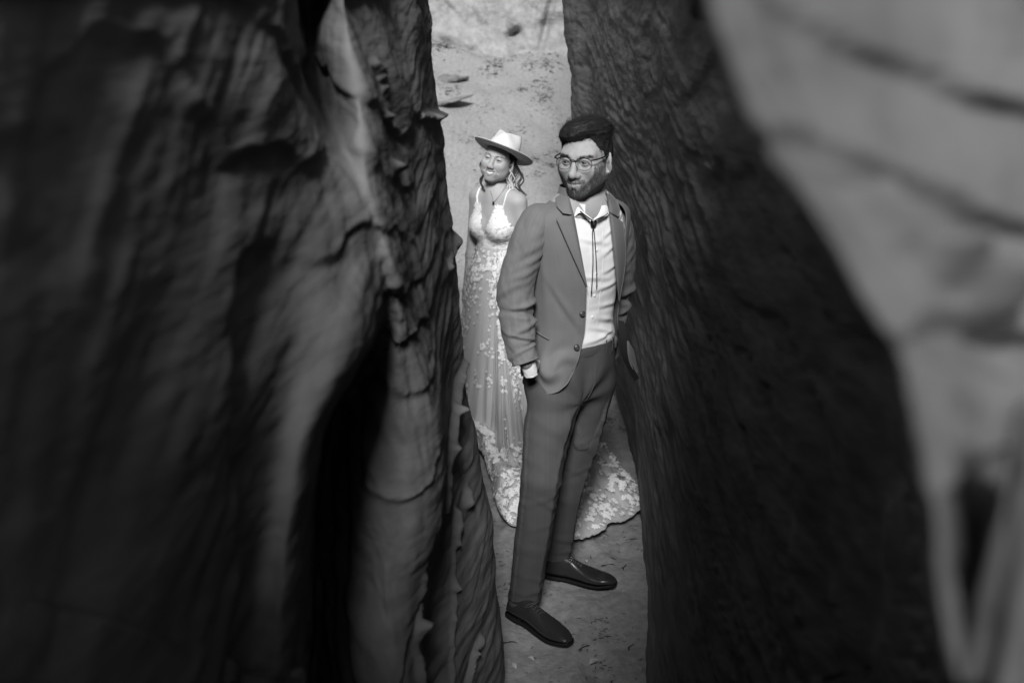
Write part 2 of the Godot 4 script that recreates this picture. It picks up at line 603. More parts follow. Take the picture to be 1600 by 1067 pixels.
const WALL_LEFT := [
	[Vector3(-0.965, 2.308, -0.584), Vector3(-0.790, 2.313, -0.765), Vector3(-0.766, 2.320, -0.978), Vector3(-0.734, 2.327, -1.222), Vector3(-0.704, 2.335, -1.472), Vector3(-0.698, 2.338, -1.594), Vector3(-0.779, 2.355, -2.125), Vector3(-0.663, 2.347, -1.884), Vector3(-0.632, 2.359, -2.274), Vector3(-0.600, 2.366, -2.497), Vector3(-0.598, 2.372, -2.710), Vector3(-0.603, 2.381, -2.975), Vector3(-0.714, 2.400, -3.613), Vector3(-1.138, 2.429, -4.569), Vector3(-2.703, 2.471, -5.951)],
	[Vector3(-0.731, 2.218, -0.584), Vector3(-0.556, 2.223, -0.765), Vector3(-0.532, 2.230, -0.978), Vector3(-0.500, 2.237, -1.222), Vector3(-0.470, 2.245, -1.472), Vector3(-0.464, 2.248, -1.594), Vector3(-0.545, 2.265, -2.125), Vector3(-0.429, 2.257, -1.884), Vector3(-0.397, 2.269, -2.274), Vector3(-0.366, 2.276, -2.497), Vector3(-0.364, 2.282, -2.710), Vector3(-0.369, 2.291, -2.975), Vector3(-0.480, 2.310, -3.613), Vector3(-0.904, 2.339, -4.569), Vector3(-2.469, 2.381, -5.951)],
	[Vector3(-0.601, 2.168, -0.584), Vector3(-0.426, 2.173, -0.765), Vector3(-0.402, 2.180, -0.978), Vector3(-0.370, 2.187, -1.222), Vector3(-0.340, 2.195, -1.472), Vector3(-0.334, 2.198, -1.594), Vector3(-0.415, 2.215, -2.125), Vector3(-0.299, 2.207, -1.884), Vector3(-0.268, 2.219, -2.274), Vector3(-0.236, 2.226, -2.497), Vector3(-0.234, 2.232, -2.710), Vector3(-0.239, 2.241, -2.975), Vector3(-0.350, 2.260, -3.613), Vector3(-0.774, 2.289, -4.569), Vector3(-2.339, 2.331, -5.951)],
	[Vector3(-0.601, 2.158, -0.581), Vector3(-0.426, 2.161, -0.761), Vector3(-0.402, 2.164, -0.972), Vector3(-0.370, 2.168, -1.216), Vector3(-0.337, 2.171, -1.459), Vector3(-0.333, 2.173, -1.586), Vector3(-0.414, 2.180, -2.114), Vector3(-0.298, 2.177, -1.871), Vector3(-0.267, 2.183, -2.262), Vector3(-0.234, 2.186, -2.484), Vector3(-0.233, 2.189, -2.695), Vector3(-0.238, 2.193, -2.960), Vector3(-0.350, 2.202, -3.594), Vector3(-0.774, 2.215, -4.545), Vector3(-2.339, 2.235, -5.919)],
	[Vector3(-0.601, 2.115, -0.567), Vector3(-0.426, 2.104, -0.742), Vector3(-0.402, 2.091, -0.949), Vector3(-0.370, 2.076, -1.186), Vector3(-0.332, 2.063, -1.402), Vector3(-0.330, 2.052, -1.567), Vector3(-0.388, 2.025, -2.011), Vector3(-0.271, 2.037, -1.815), Vector3(-0.231, 2.013, -2.207), Vector3(-0.211, 1.999, -2.423), Vector3(-0.206, 1.986, -2.629), Vector3(-0.209, 1.970, -2.887), Vector3(-0.317, 1.932, -3.506), Vector3(-0.746, 1.874, -4.434), Vector3(-2.339, 1.791, -5.774)],
	[Vector3(-0.601, 2.071, -0.553), Vector3(-0.426, 2.047, -0.724), Vector3(-0.402, 2.018, -0.925), Vector3(-0.370, 1.985, -1.156), Vector3(-0.342, 1.949, -1.407), Vector3(-0.308, 1.920, -1.608), Vector3(-0.282, 1.903, -1.729), Vector3(-0.243, 1.897, -1.769), Vector3(-0.228, 1.843, -2.151), Vector3(-0.199, 1.813, -2.362), Vector3(-0.190, 1.784, -2.563), Vector3(-0.184, 1.748, -2.814), Vector3(-0.295, 1.662, -3.417), Vector3(-0.719, 1.533, -4.322), Vector3(-2.339, 1.346, -5.629)],
	[Vector3(-0.601, 2.024, -0.537), Vector3(-0.426, 1.985, -0.704), Vector3(-0.402, 1.939, -0.899), Vector3(-0.370, 1.887, -1.124), Vector3(-0.345, 1.818, -1.417), Vector3(-0.272, 1.770, -1.622), Vector3(-0.240, 1.742, -1.739), Vector3(-0.213, 1.733, -1.778), Vector3(-0.204, 1.664, -2.072), Vector3(-0.177, 1.607, -2.316), Vector3(-0.167, 1.554, -2.541), Vector3(-0.159, 1.497, -2.785), Vector3(-0.266, 1.360, -3.371), Vector3(-0.705, 1.165, -4.202), Vector3(-2.339, 0.867, -5.472)],
	[Vector3(-0.601, 1.980, -0.523), Vector3(-0.426, 1.928, -0.685), Vector3(-0.402, 1.866, -0.875), Vector3(-0.370, 1.795, -1.094), Vector3(-0.335, 1.703, -1.379), Vector3(-0.250, 1.650, -1.541), Vector3(-0.267, 1.533, -1.902), Vector3(-0.218, 1.548, -1.855), Vector3(-0.180, 1.496, -2.017), Vector3(-0.170, 1.394, -2.330), Vector3(-0.164, 1.311, -2.587), Vector3(-0.155, 1.240, -2.806), Vector3(-0.261, 1.070, -3.329), Vector3(-0.691, 0.823, -4.090), Vector3(-2.339, 0.422, -5.327)],
	[Vector3(-0.601, 1.937, -0.509), Vector3(-0.426, 1.871, -0.666), Vector3(-0.402, 1.793, -0.851), Vector3(-0.370, 1.704, -1.064), Vector3(-0.338, 1.599, -1.314), Vector3(-0.294, 1.549, -1.434), Vector3(-0.414, 1.258, -2.128), Vector3(-0.267, 1.359, -1.888), Vector3(-0.163, 1.324, -1.971), Vector3(-0.169, 1.161, -2.359), Vector3(-0.158, 1.064, -2.591), Vector3(-0.122, 0.967, -2.822), Vector3(-0.231, 0.753, -3.331), Vector3(-0.663, 0.482, -3.979), Vector3(-2.339, -0.023, -5.181)],
	[Vector3(-0.601, 1.890, -0.494), Vector3(-0.426, 1.809, -0.646), Vector3(-0.402, 1.714, -0.826), Vector3(-0.370, 1.606, -1.032), Vector3(-0.351, 1.487, -1.256), Vector3(-0.313, 1.430, -1.364), Vector3(-0.456, 1.037, -2.109), Vector3(-0.301, 1.165, -1.866), Vector3(-0.174, 1.132, -1.929), Vector3(-0.184, 0.919, -2.333), Vector3(-0.143, 0.801, -2.557), Vector3(-0.074, 0.673, -2.800), Vector3(-0.178, 0.398, -3.320), Vector3(-0.636, 0.114, -3.858), Vector3(-2.339, -0.501, -5.025)],
	[Vector3(-0.601, 1.846, -0.479), Vector3(-0.426, 1.752, -0.627), Vector3(-0.402, 1.641, -0.802), Vector3(-0.370, 1.514, -1.002), Vector3(-0.364, 1.376, -1.220), Vector3(-0.318, 1.321, -1.307), Vector3(-0.468, 0.851, -2.048), Vector3(-0.317, 0.989, -1.830), Vector3(-0.216, 0.961, -1.873), Vector3(-0.225, 0.685, -2.309), Vector3(-0.147, 0.574, -2.483), Vector3(-0.047, 0.381, -2.788), Vector3(-0.157, 0.077, -3.268), Vector3(-0.608, -0.227, -3.747), Vector3(-2.339, -0.946, -4.880)],
	[Vector3(-0.601, 1.800, -0.464), Vector3(-0.426, 1.692, -0.608), Vector3(-0.402, 1.564, -0.776), Vector3(-0.370, 1.418, -0.971), Vector3(-0.378, 1.259, -1.182), Vector3(-0.325, 1.195, -1.266), Vector3(-0.477, 0.654, -1.983), Vector3(-0.324, 0.813, -1.772), Vector3(-0.210, 0.781, -1.815), Vector3(-0.238, 0.463, -2.237), Vector3(-0.156, 0.336, -2.405), Vector3(-0.032, 0.049, -2.785), Vector3(-0.147, -0.269, -3.207), Vector3(-0.580, -0.587, -3.629), Vector3(-2.339, -1.415, -4.726)],
	[Vector3(-0.601, 1.755, -0.450), Vector3(-0.426, 1.633, -0.589), Vector3(-0.402, 1.490, -0.752), Vector3(-0.370, 1.325, -0.940), Vector3(-0.387, 1.145, -1.144), Vector3(-0.328, 1.073, -1.226), Vector3(-0.483, 0.463, -1.921), Vector3(-0.329, 0.643, -1.717), Vector3(-0.204, 0.607, -1.757), Vector3(-0.247, 0.248, -2.166), Vector3(-0.161, 0.104, -2.330), Vector3(-0.022, -0.262, -2.747), Vector3(-0.134, -0.578, -3.106), Vector3(-0.553, -0.937, -3.515), Vector3(-2.339, -1.870, -4.578)],
	[Vector3(-0.601, -0.450, -0.450), Vector3(-0.426, -0.450, -0.589), Vector3(-0.402, -0.450, -0.752), Vector3(-0.370, -0.450, -0.940), Vector3(-0.387, -0.450, -1.144), Vector3(-0.328, -0.450, -1.226), Vector3(-0.483, -0.450, -1.921), Vector3(-0.329, -0.450, -1.717), Vector3(-0.204, -0.450, -1.757), Vector3(-0.247, -0.450, -2.166), Vector3(-0.161, -0.450, -2.330), Vector3(-0.022, -0.450, -2.747), Vector3(-0.134, -0.450, -3.106), Vector3(-0.553, -0.450, -3.515), Vector3(-2.339, -0.450, -4.578)],
]
const WALL_RIGHT := [
	[Vector3(2.024, 2.536, -1.054), Vector3(0.903, 2.520, -0.852), Vector3(0.626, 2.505, -0.672), Vector3(0.386, 2.493, -0.531), Vector3(0.358, 2.490, -0.486), Vector3(0.357, 2.492, -0.519), Vector3(0.384, 2.503, -0.649), Vector3(0.831, 5.252, -1.243), Vector3(0.993, 5.287, -1.676), Vector3(0.995, 5.331, -2.216), Vector3(1.018, 5.380, -2.811), Vector3(1.028, 5.424, -3.351), Vector3(1.028, 5.469, -3.892), Vector3(0.705, 5.522, -4.540), Vector3(0.670, 5.593, -5.405), Vector3(0.591, 5.663, -6.270), Vector3(1.148, 5.734, -7.135), Vector3(3.719, 5.823, -8.216)],
	[Vector3(1.826, 2.316, -1.054), Vector3(0.705, 2.300, -0.852), Vector3(0.428, 2.285, -0.672), Vector3(0.188, 2.273, -0.531), Vector3(0.160, 2.270, -0.486), Vector3(0.159, 2.272, -0.519), Vector3(0.186, 2.283, -0.649), Vector3(0.451, 3.352, -1.243), Vector3(0.613, 3.387, -1.676), Vector3(0.615, 3.431, -2.216), Vector3(0.638, 3.480, -2.811), Vector3(0.648, 3.524, -3.351), Vector3(0.648, 3.569, -3.892), Vector3(0.515, 3.622, -4.540), Vector3(0.480, 3.693, -5.405), Vector3(0.401, 3.763, -6.270), Vector3(0.958, 3.834, -7.135), Vector3(3.529, 3.923, -8.216)],
	[Vector3(1.754, 2.236, -1.054), Vector3(0.633, 2.220, -0.852), Vector3(0.356, 2.205, -0.672), Vector3(0.116, 2.193, -0.531), Vector3(0.088, 2.190, -0.486), Vector3(0.087, 2.192, -0.519), Vector3(0.114, 2.203, -0.649), Vector3(0.231, 2.252, -1.243), Vector3(0.393, 2.287, -1.676), Vector3(0.395, 2.331, -2.216), Vector3(0.418, 2.380, -2.811), Vector3(0.428, 2.424, -3.351), Vector3(0.428, 2.469, -3.892), Vector3(0.405, 2.522, -4.540), Vector3(0.370, 2.593, -5.405), Vector3(0.291, 2.663, -6.270), Vector3(0.848, 2.734, -7.135), Vector3(3.419, 2.823, -8.216)],
	[Vector3(1.754, 2.165, -1.031), Vector3(0.633, 2.162, -0.833), Vector3(0.356, 2.159, -0.657), Vector3(0.120, 2.157, -0.519), Vector3(0.093, 2.157, -0.476), Vector3(0.091, 2.157, -0.507), Vector3(0.120, 2.159, -0.634), Vector3(0.241, 2.168, -1.216), Vector3(0.398, 2.174, -1.638), Vector3(0.402, 2.181, -2.167), Vector3(0.418, 2.190, -2.748), Vector3(0.428, 2.197, -3.277), Vector3(0.428, 2.205, -3.805), Vector3(0.410, 2.214, -4.440), Vector3(0.379, 2.226, -5.285), Vector3(0.306, 2.238, -6.131), Vector3(0.848, 2.250, -6.976), Vector3(3.419, 2.266, -8.033)],
	[Vector3(1.754, 2.087, -1.005), Vector3(0.633, 2.099, -0.812), Vector3(0.356, 2.110, -0.641), Vector3(0.134, 2.118, -0.506), Vector3(0.105, 2.121, -0.464), Vector3(0.105, 2.119, -0.495), Vector3(0.137, 2.111, -0.619), Vector3(0.273, 2.076, -1.186), Vector3(0.403, 2.051, -1.598), Vector3(0.408, 2.018, -2.114), Vector3(0.421, 1.983, -2.681), Vector3(0.434, 1.951, -3.196), Vector3(0.435, 1.919, -3.712), Vector3(0.418, 1.880, -4.331), Vector3(0.392, 1.829, -5.155), Vector3(0.362, 1.778, -5.980), Vector3(0.891, 1.726, -6.805), Vector3(3.419, 1.662, -7.836)],
	[Vector3(1.754, 2.010, -0.980), Vector3(0.633, 2.037, -0.792), Vector3(0.356, 2.061, -0.625), Vector3(0.157, 2.079, -0.494), Vector3(0.127, 2.085, -0.452), Vector3(0.128, 2.081, -0.482), Vector3(0.165, 2.064, -0.603), Vector3(0.328, 1.985, -1.156), Vector3(0.413, 1.927, -1.558), Vector3(0.419, 1.856, -2.061), Vector3(0.428, 1.777, -2.613), Vector3(0.442, 1.705, -3.116), Vector3(0.449, 1.633, -3.618), Vector3(0.437, 1.547, -4.222), Vector3(0.418, 1.432, -5.026), Vector3(0.391, 1.317, -5.830), Vector3(0.933, 1.202, -6.634), Vector3(3.419, 1.059, -7.639)],
	[Vector3(1.754, 1.927, -0.953), Vector3(0.633, 1.969, -0.770), Vector3(0.356, 2.007, -0.608), Vector3(0.185, 2.037, -0.480), Vector3(0.152, 2.047, -0.440), Vector3(0.155, 2.040, -0.469), Vector3(0.199, 2.013, -0.586), Vector3(0.393, 1.887, -1.124), Vector3(0.423, 1.795, -1.515), Vector3(0.428, 1.680, -2.003), Vector3(0.438, 1.554, -2.541), Vector3(0.454, 1.440, -3.029), Vector3(0.467, 1.325, -3.518), Vector3(0.472, 1.188, -4.104), Vector3(0.466, 1.004, -4.886), Vector3(0.447, 0.821, -5.668), Vector3(1.018, 0.638, -6.449), Vector3(3.419, 0.409, -7.426)],
	[Vector3(1.754, 1.849, -0.927), Vector3(0.633, 1.907, -0.750), Vector3(0.356, 1.958, -0.592), Vector3(0.209, 1.999, -0.467), Vector3(0.174, 2.011, -0.428), Vector3(0.178, 2.002, -0.457), Vector3(0.228, 1.965, -0.571), Vector3(0.436, 1.795, -1.094), Vector3(0.433, 1.672, -1.474), Vector3(0.437, 1.517, -1.950), Vector3(0.451, 1.348, -2.473), Vector3(0.470, 1.194, -2.949), Vector3(0.490, 1.039, -3.424), Vector3(0.513, 0.854, -3.995), Vector3(0.530, 0.607, -4.756), Vector3(0.559, 0.360, -5.517), Vector3(1.103, 0.114, -6.278), Vector3(3.419, -0.195, -7.229)],
	[Vector3(1.754, 1.772, -0.902), Vector3(0.633, 1.844, -0.729), Vector3(0.356, 1.909, -0.576), Vector3(0.222, 1.960, -0.454), Vector3(0.186, 1.975, -0.416), Vector3(0.191, 1.964, -0.444), Vector3(0.244, 1.917, -0.555), Vector3(0.440, 1.704, -1.064), Vector3(0.438, 1.549, -1.434), Vector3(0.445, 1.355, -1.897), Vector3(0.461, 1.141, -2.406), Vector3(0.482, 0.947, -2.868), Vector3(0.504, 0.753, -3.331), Vector3(0.540, 0.521, -3.886), Vector3(0.594, 0.210, -4.626), Vector3(0.652, -0.100, -5.366), Vector3(1.103, -0.410, -6.107), Vector3(3.419, -0.798, -7.032)],
	[Vector3(1.754, 1.688, -0.875), Vector3(0.633, 1.777, -0.707), Vector3(0.356, 1.855, -0.558), Vector3(0.231, 1.918, -0.441), Vector3(0.194, 1.937, -0.404), Vector3(0.199, 1.923, -0.431), Vector3(0.254, 1.866, -0.538), Vector3(0.445, 1.606, -1.032), Vector3(0.443, 1.416, -1.391), Vector3(0.451, 1.179, -1.839), Vector3(0.465, 0.919, -2.333), Vector3(0.484, 0.682, -2.782), Vector3(0.509, 0.445, -3.230), Vector3(0.561, 0.161, -3.769), Vector3(0.627, -0.217, -4.487), Vector3(0.690, -0.596, -5.204), Vector3(1.103, -0.975, -5.922), Vector3(3.419, -1.448, -6.820)],
	[Vector3(1.754, 1.611, -0.850), Vector3(0.633, 1.714, -0.687), Vector3(0.356, 1.806, -0.542), Vector3(0.234, 1.879, -0.428), Vector3(0.197, 1.901, -0.392), Vector3(0.202, 1.885, -0.418), Vector3(0.258, 1.818, -0.523), Vector3(0.449, 1.514, -1.002), Vector3(0.448, 1.293, -1.351), Vector3(0.456, 1.017, -1.786), Vector3(0.461, 0.712, -2.266), Vector3(0.470, 0.436, -2.701), Vector3(0.495, 0.160, -3.137), Vector3(0.556, -0.172, -3.660), Vector3(0.627, -0.614, -4.357), Vector3(0.690, -1.057, -5.054), Vector3(1.103, -1.499, -5.751), Vector3(3.419, -2.052, -6.622)],
	[Vector3(1.754, 1.529, -0.823), Vector3(0.633, 1.648, -0.665), Vector3(0.356, 1.754, -0.525), Vector3(0.245, 1.837, -0.414), Vector3(0.206, 1.864, -0.380), Vector3(0.213, 1.844, -0.405), Vector3(0.271, 1.768, -0.506), Vector3(0.454, 1.418, -0.971), Vector3(0.453, 1.163, -1.308), Vector3(0.461, 0.845, -1.730), Vector3(0.448, 0.495, -2.194), Vector3(0.442, 0.177, -2.616), Vector3(0.463, -0.142, -3.038), Vector3(0.540, -0.524, -3.545), Vector3(0.611, -1.033, -4.220), Vector3(0.690, -1.542, -4.895), Vector3(1.103, -2.051, -5.570), Vector3(3.419, -2.688, -6.414)],
	[Vector3(1.754, 1.450, -0.797), Vector3(0.633, 1.584, -0.644), Vector3(0.356, 1.704, -0.508), Vector3(0.257, 1.798, -0.401), Vector3(0.218, 1.827, -0.368), Vector3(0.225, 1.805, -0.392), Vector3(0.287, 1.719, -0.490), Vector3(0.458, 1.325, -0.940), Vector3(0.458, 1.037, -1.267), Vector3(0.461, 0.678, -1.676), Vector3(0.441, 0.284, -2.125), Vector3(0.426, -0.075, -2.534), Vector3(0.444, -0.434, -2.943), Vector3(0.513, -0.865, -3.433), Vector3(0.594, -1.439, -4.087), Vector3(0.671, -2.013, -4.741), Vector3(1.103, -2.588, -5.395), Vector3(3.419, -3.305, -6.213)],
	[Vector3(1.794, -0.450, -0.797), Vector3(0.673, -0.450, -0.644), Vector3(0.396, -0.450, -0.508), Vector3(0.297, -0.450, -0.401), Vector3(0.258, -0.450, -0.368), Vector3(0.265, -0.450, -0.392), Vector3(0.327, -0.450, -0.490), Vector3(0.498, -0.450, -0.940), Vector3(0.498, -0.450, -1.267), Vector3(0.501, -0.450, -1.676), Vector3(0.481, -0.450, -2.125), Vector3(0.466, -0.450, -2.534), Vector3(0.484, -0.450, -2.943), Vector3(0.553, -0.450, -3.433), Vector3(0.634, -0.450, -4.087), Vector3(0.711, -0.450, -4.741), Vector3(1.143, -0.450, -5.395), Vector3(3.459, -0.450, -6.213)],
]
const SHADE_WALL := [  # added wall out of view, blocks the sun from the slot floor
	[Vector3(-1.520, 3.000, 0.100), Vector3(-1.500, 3.000, 0.450), Vector3(-1.400, 3.750, 0.850), Vector3(-1.060, 3.750, 1.170), Vector3(-0.800, 3.750, 1.550), Vector3(-0.800, 3.750, 2.250), Vector3(-2.100, 3.750, 3.250)],
	[Vector3(-0.970, 2.800, -0.175), Vector3(-0.950, 2.800, 0.175), Vector3(-0.850, 3.500, 0.575), Vector3(-0.510, 3.500, 0.895), Vector3(-0.250, 3.500, 1.275), Vector3(-0.250, 3.500, 1.975), Vector3(-1.550, 3.500, 2.975)],
	[Vector3(-0.700, 2.560, -0.310), Vector3(-0.680, 2.560, 0.040), Vector3(-0.580, 3.200, 0.440), Vector3(-0.240, 3.200, 0.760), Vector3(0.020, 3.200, 1.140), Vector3(0.020, 3.200, 1.840), Vector3(-1.280, 3.200, 2.840)],
	[Vector3(-0.620, 2.080, -0.350), Vector3(-0.600, 2.080, 0.000), Vector3(-0.500, 2.600, 0.400), Vector3(-0.160, 2.600, 0.720), Vector3(0.100, 2.600, 1.100), Vector3(0.100, 2.600, 1.800), Vector3(-1.200, 2.600, 2.800)],
	[Vector3(-0.600, 1.900, -0.340), Vector3(-0.580, 1.900, 0.010), Vector3(-0.480, 1.900, 0.410), Vector3(-0.140, 1.900, 0.730), Vector3(0.120, 1.900, 1.110), Vector3(0.120, 1.900, 1.810), Vector3(-1.180, 1.900, 2.810)],
	[Vector3(-0.620, 1.200, -0.350), Vector3(-0.600, 1.200, 0.000), Vector3(-0.500, 1.200, 0.400), Vector3(-0.160, 1.200, 0.720), Vector3(0.100, 1.200, 1.100), Vector3(0.100, 1.200, 1.800), Vector3(-1.200, 1.200, 2.800)],
	[Vector3(-0.600, 0.500, -0.340), Vector3(-0.580, 0.500, 0.010), Vector3(-0.480, 0.500, 0.410), Vector3(-0.140, 0.500, 0.730), Vector3(0.120, 0.500, 1.110), Vector3(0.120, 0.500, 1.810), Vector3(-1.180, 0.500, 2.810)],
	[Vector3(-0.570, -0.400, -0.325), Vector3(-0.550, -0.400, 0.025), Vector3(-0.450, -0.400, 0.425), Vector3(-0.110, -0.400, 0.745), Vector3(0.150, -0.400, 1.125), Vector3(0.150, -0.400, 1.825), Vector3(-1.150, -0.400, 2.825)],
]

# ---------------------------------------------------------------- the canyon
func segment_near(p: Vector3, a: Vector3, b: Vector3) -> float:
	var d := b - a
	return (p - a - d * clampf((p - a).dot(d) / d.dot(d), 0.0, 1.0)).length()

# rock relief at a place: lumps, tilted beds that stand proud or weather back, fine pitting
func rock_relief(p: Vector3, size: float) -> float:
	var q := p * Vector3(1, 1, 0.4) * (2.2 / size)
	var lump_ := n_big.get_noise_3d(q.x, q.y, q.z) * 0.030 * size
	var bed := p.y + 0.22 * p.z + 0.05 * n_big.get_noise_3d(p.x * 1.5 + 7.0, p.y * 1.5, p.z * 1.5)
	var beds := n_mid.get_noise_2d(bed * 16.0 / size, p.z * 0.9) * 0.010 * size
	var ridge := n_ridge.get_noise_3d(p.x * 3.0 / size, p.y * lerpf(5.0, 2.2, smoothstep(-1.4, -2.2, p.z)) / size, p.z * lerpf(2.0, 4.0, smoothstep(-1.4, -2.2, p.z)) / size)
	var fine := n_mid.get_noise_3d(p.x * 30.0, p.y * 30.0, p.z * 12.0) * 0.0013
	var near := smoothstep(-1.7, -1.2, p.z)
	var soft := n_big.get_noise_3d(p.x * 5.0 + 3.0, p.y * 5.5, p.z * 1.5) * 0.020 * size
	# wind-worn ledges: each bed swells out slowly and breaks back sharply; the beds dip towards the slot lower down
	var dip := lerpf(0.75, -0.09, smoothstep(1.25, 1.95, p.y))
	var often := lerpf(5.5, 15.0, smoothstep(-1.0, -0.7, p.z) * smoothstep(0.55, 0.45, size))
	var s := (p.y + dip * (p.z + 1.6) + 0.35 * p.x) * often + 1.3 * n_big.get_noise_3d(p.x * 1.2, p.y * 1.1 + 4.0, p.z * 1.1)
	var w := fposmod(s, 1.0)
	var ledge := (pow(w, 1.6) * smoothstep(1.0, 0.86, w) - 0.35) * 0.030 * size * (0.75 + 0.25 * near) * lerpf(0.3, 1.0, smoothstep(-2.5, -2.0, p.z)) * (1.0 + 0.8 * smoothstep(6.0, 15.0, often)) * (0.6 + 0.8 * n_mid.get_noise_2d(floorf(s) * 3.7, p.z * 1.5))
	return lump_ * 0.8 + ledge + beds * (0.45 - 0.3 * near) + ridge * 0.003 * size + soft * (0.15 + 0.25 * near) + fine

# the tone of the stone itself, bed by bed
func rock_tone(p: Vector3, base: float) -> Color:
	var bed := p.y + 0.22 * p.z + 0.06 * n_big.get_noise_3d(p.x * 1.5 + 7.0, p.y * 1.5, p.z * 1.5)
	var t := 1.0 + 0.30 * n_mid.get_noise_2d(bed * 22.0, p.z * 0.7 + p.x) + 0.25 * n_big.get_noise_3d(p.x * 5.0, p.y * 4.0, p.z * 1.8)
	var v := base * clampf(t, 0.35, 1.7)
	return Color(v, v, v)

func wall(table: Array, split: Array, vsplit: Array, sizes: Array, grooves: Array, flip: bool) -> ArrayMesh:
	var nr := table.size()
	var nc: int = table[0].size()
	# along each control row first
	var us := []
	for j in nc - 1:
		for k in split[j]:
			us.append([j, float(k) / split[j]])
	us.append([nc - 2, 1.0])
	var lines := []
	for r in nr:
		var l := PackedVector3Array()
		var c: Array = table[r]
		for u in us:
			var j: int = u[0]
			l.append(cr(c[maxi(j - 1, 0)], c[j], c[j + 1], c[mini(j + 2, nc - 1)], u[1]))
		lines.append(l)
	var v := PackedVector3Array()
	var nu := us.size()
	var nv := 0
	for r in nr - 1:
		var steps: int = vsplit[r] + (1 if r == nr - 2 else 0)
		for k in steps:
			var t: float = float(k) / vsplit[r]
			for i in nu:
				v.append(cr(lines[maxi(r - 1, 0)][i], lines[r][i], lines[r + 1][i], lines[mini(r + 2, nr - 1)][i], t))
			nv += 1
	var idx := sheet_index(nu, nv, false, flip)
	var n := normals_of(v, idx)
	for q in v.size():
		var u: Array = us[q % nu]
		var f: float = u[0] + u[1]
		var size: float = along(sizes, f / (nc - 1))
		var p := v[q]
		var d := rock_relief(p, size)
		for g in grooves:
			if absf(p.y - g[0].y) + absf(p.z - g[0].z) > g[4]:
				continue
			var e: float = segment_near(p, g[0], g[1]) + 0.35 * g[2] * n_mid.get_noise_3d(p.x * 25.0, p.y * 25.0, p.z * 25.0)
			d -= g[3] * bell(e / g[2])
		v[q] = p + n[q] * d
	n = normals_of(v, idx)
	return to_mesh(v, n, idx)

# a crack along points: [a, b, half width, depth, reach]
func crack(points: Array, width: float, depth: float) -> Array:
	var r := []
	for k in points.size() - 1:
		r.append([points[k], points[k + 1], width, depth, 2.0 * (points[k + 1] - points[k]).length() + width * 5.0])
	return r

func ground_height(x: float, z: float) -> float:
	var rise := smoothstep(-5.4, -12.0, z) * 2.15 + 0.10 * smoothstep(-4.4, -5.6, z)
	rise += 0.25 * smoothstep(-6.0, -9.0, z) * n_big.get_noise_2d(x * 0.35, z * 0.35)
	return rise

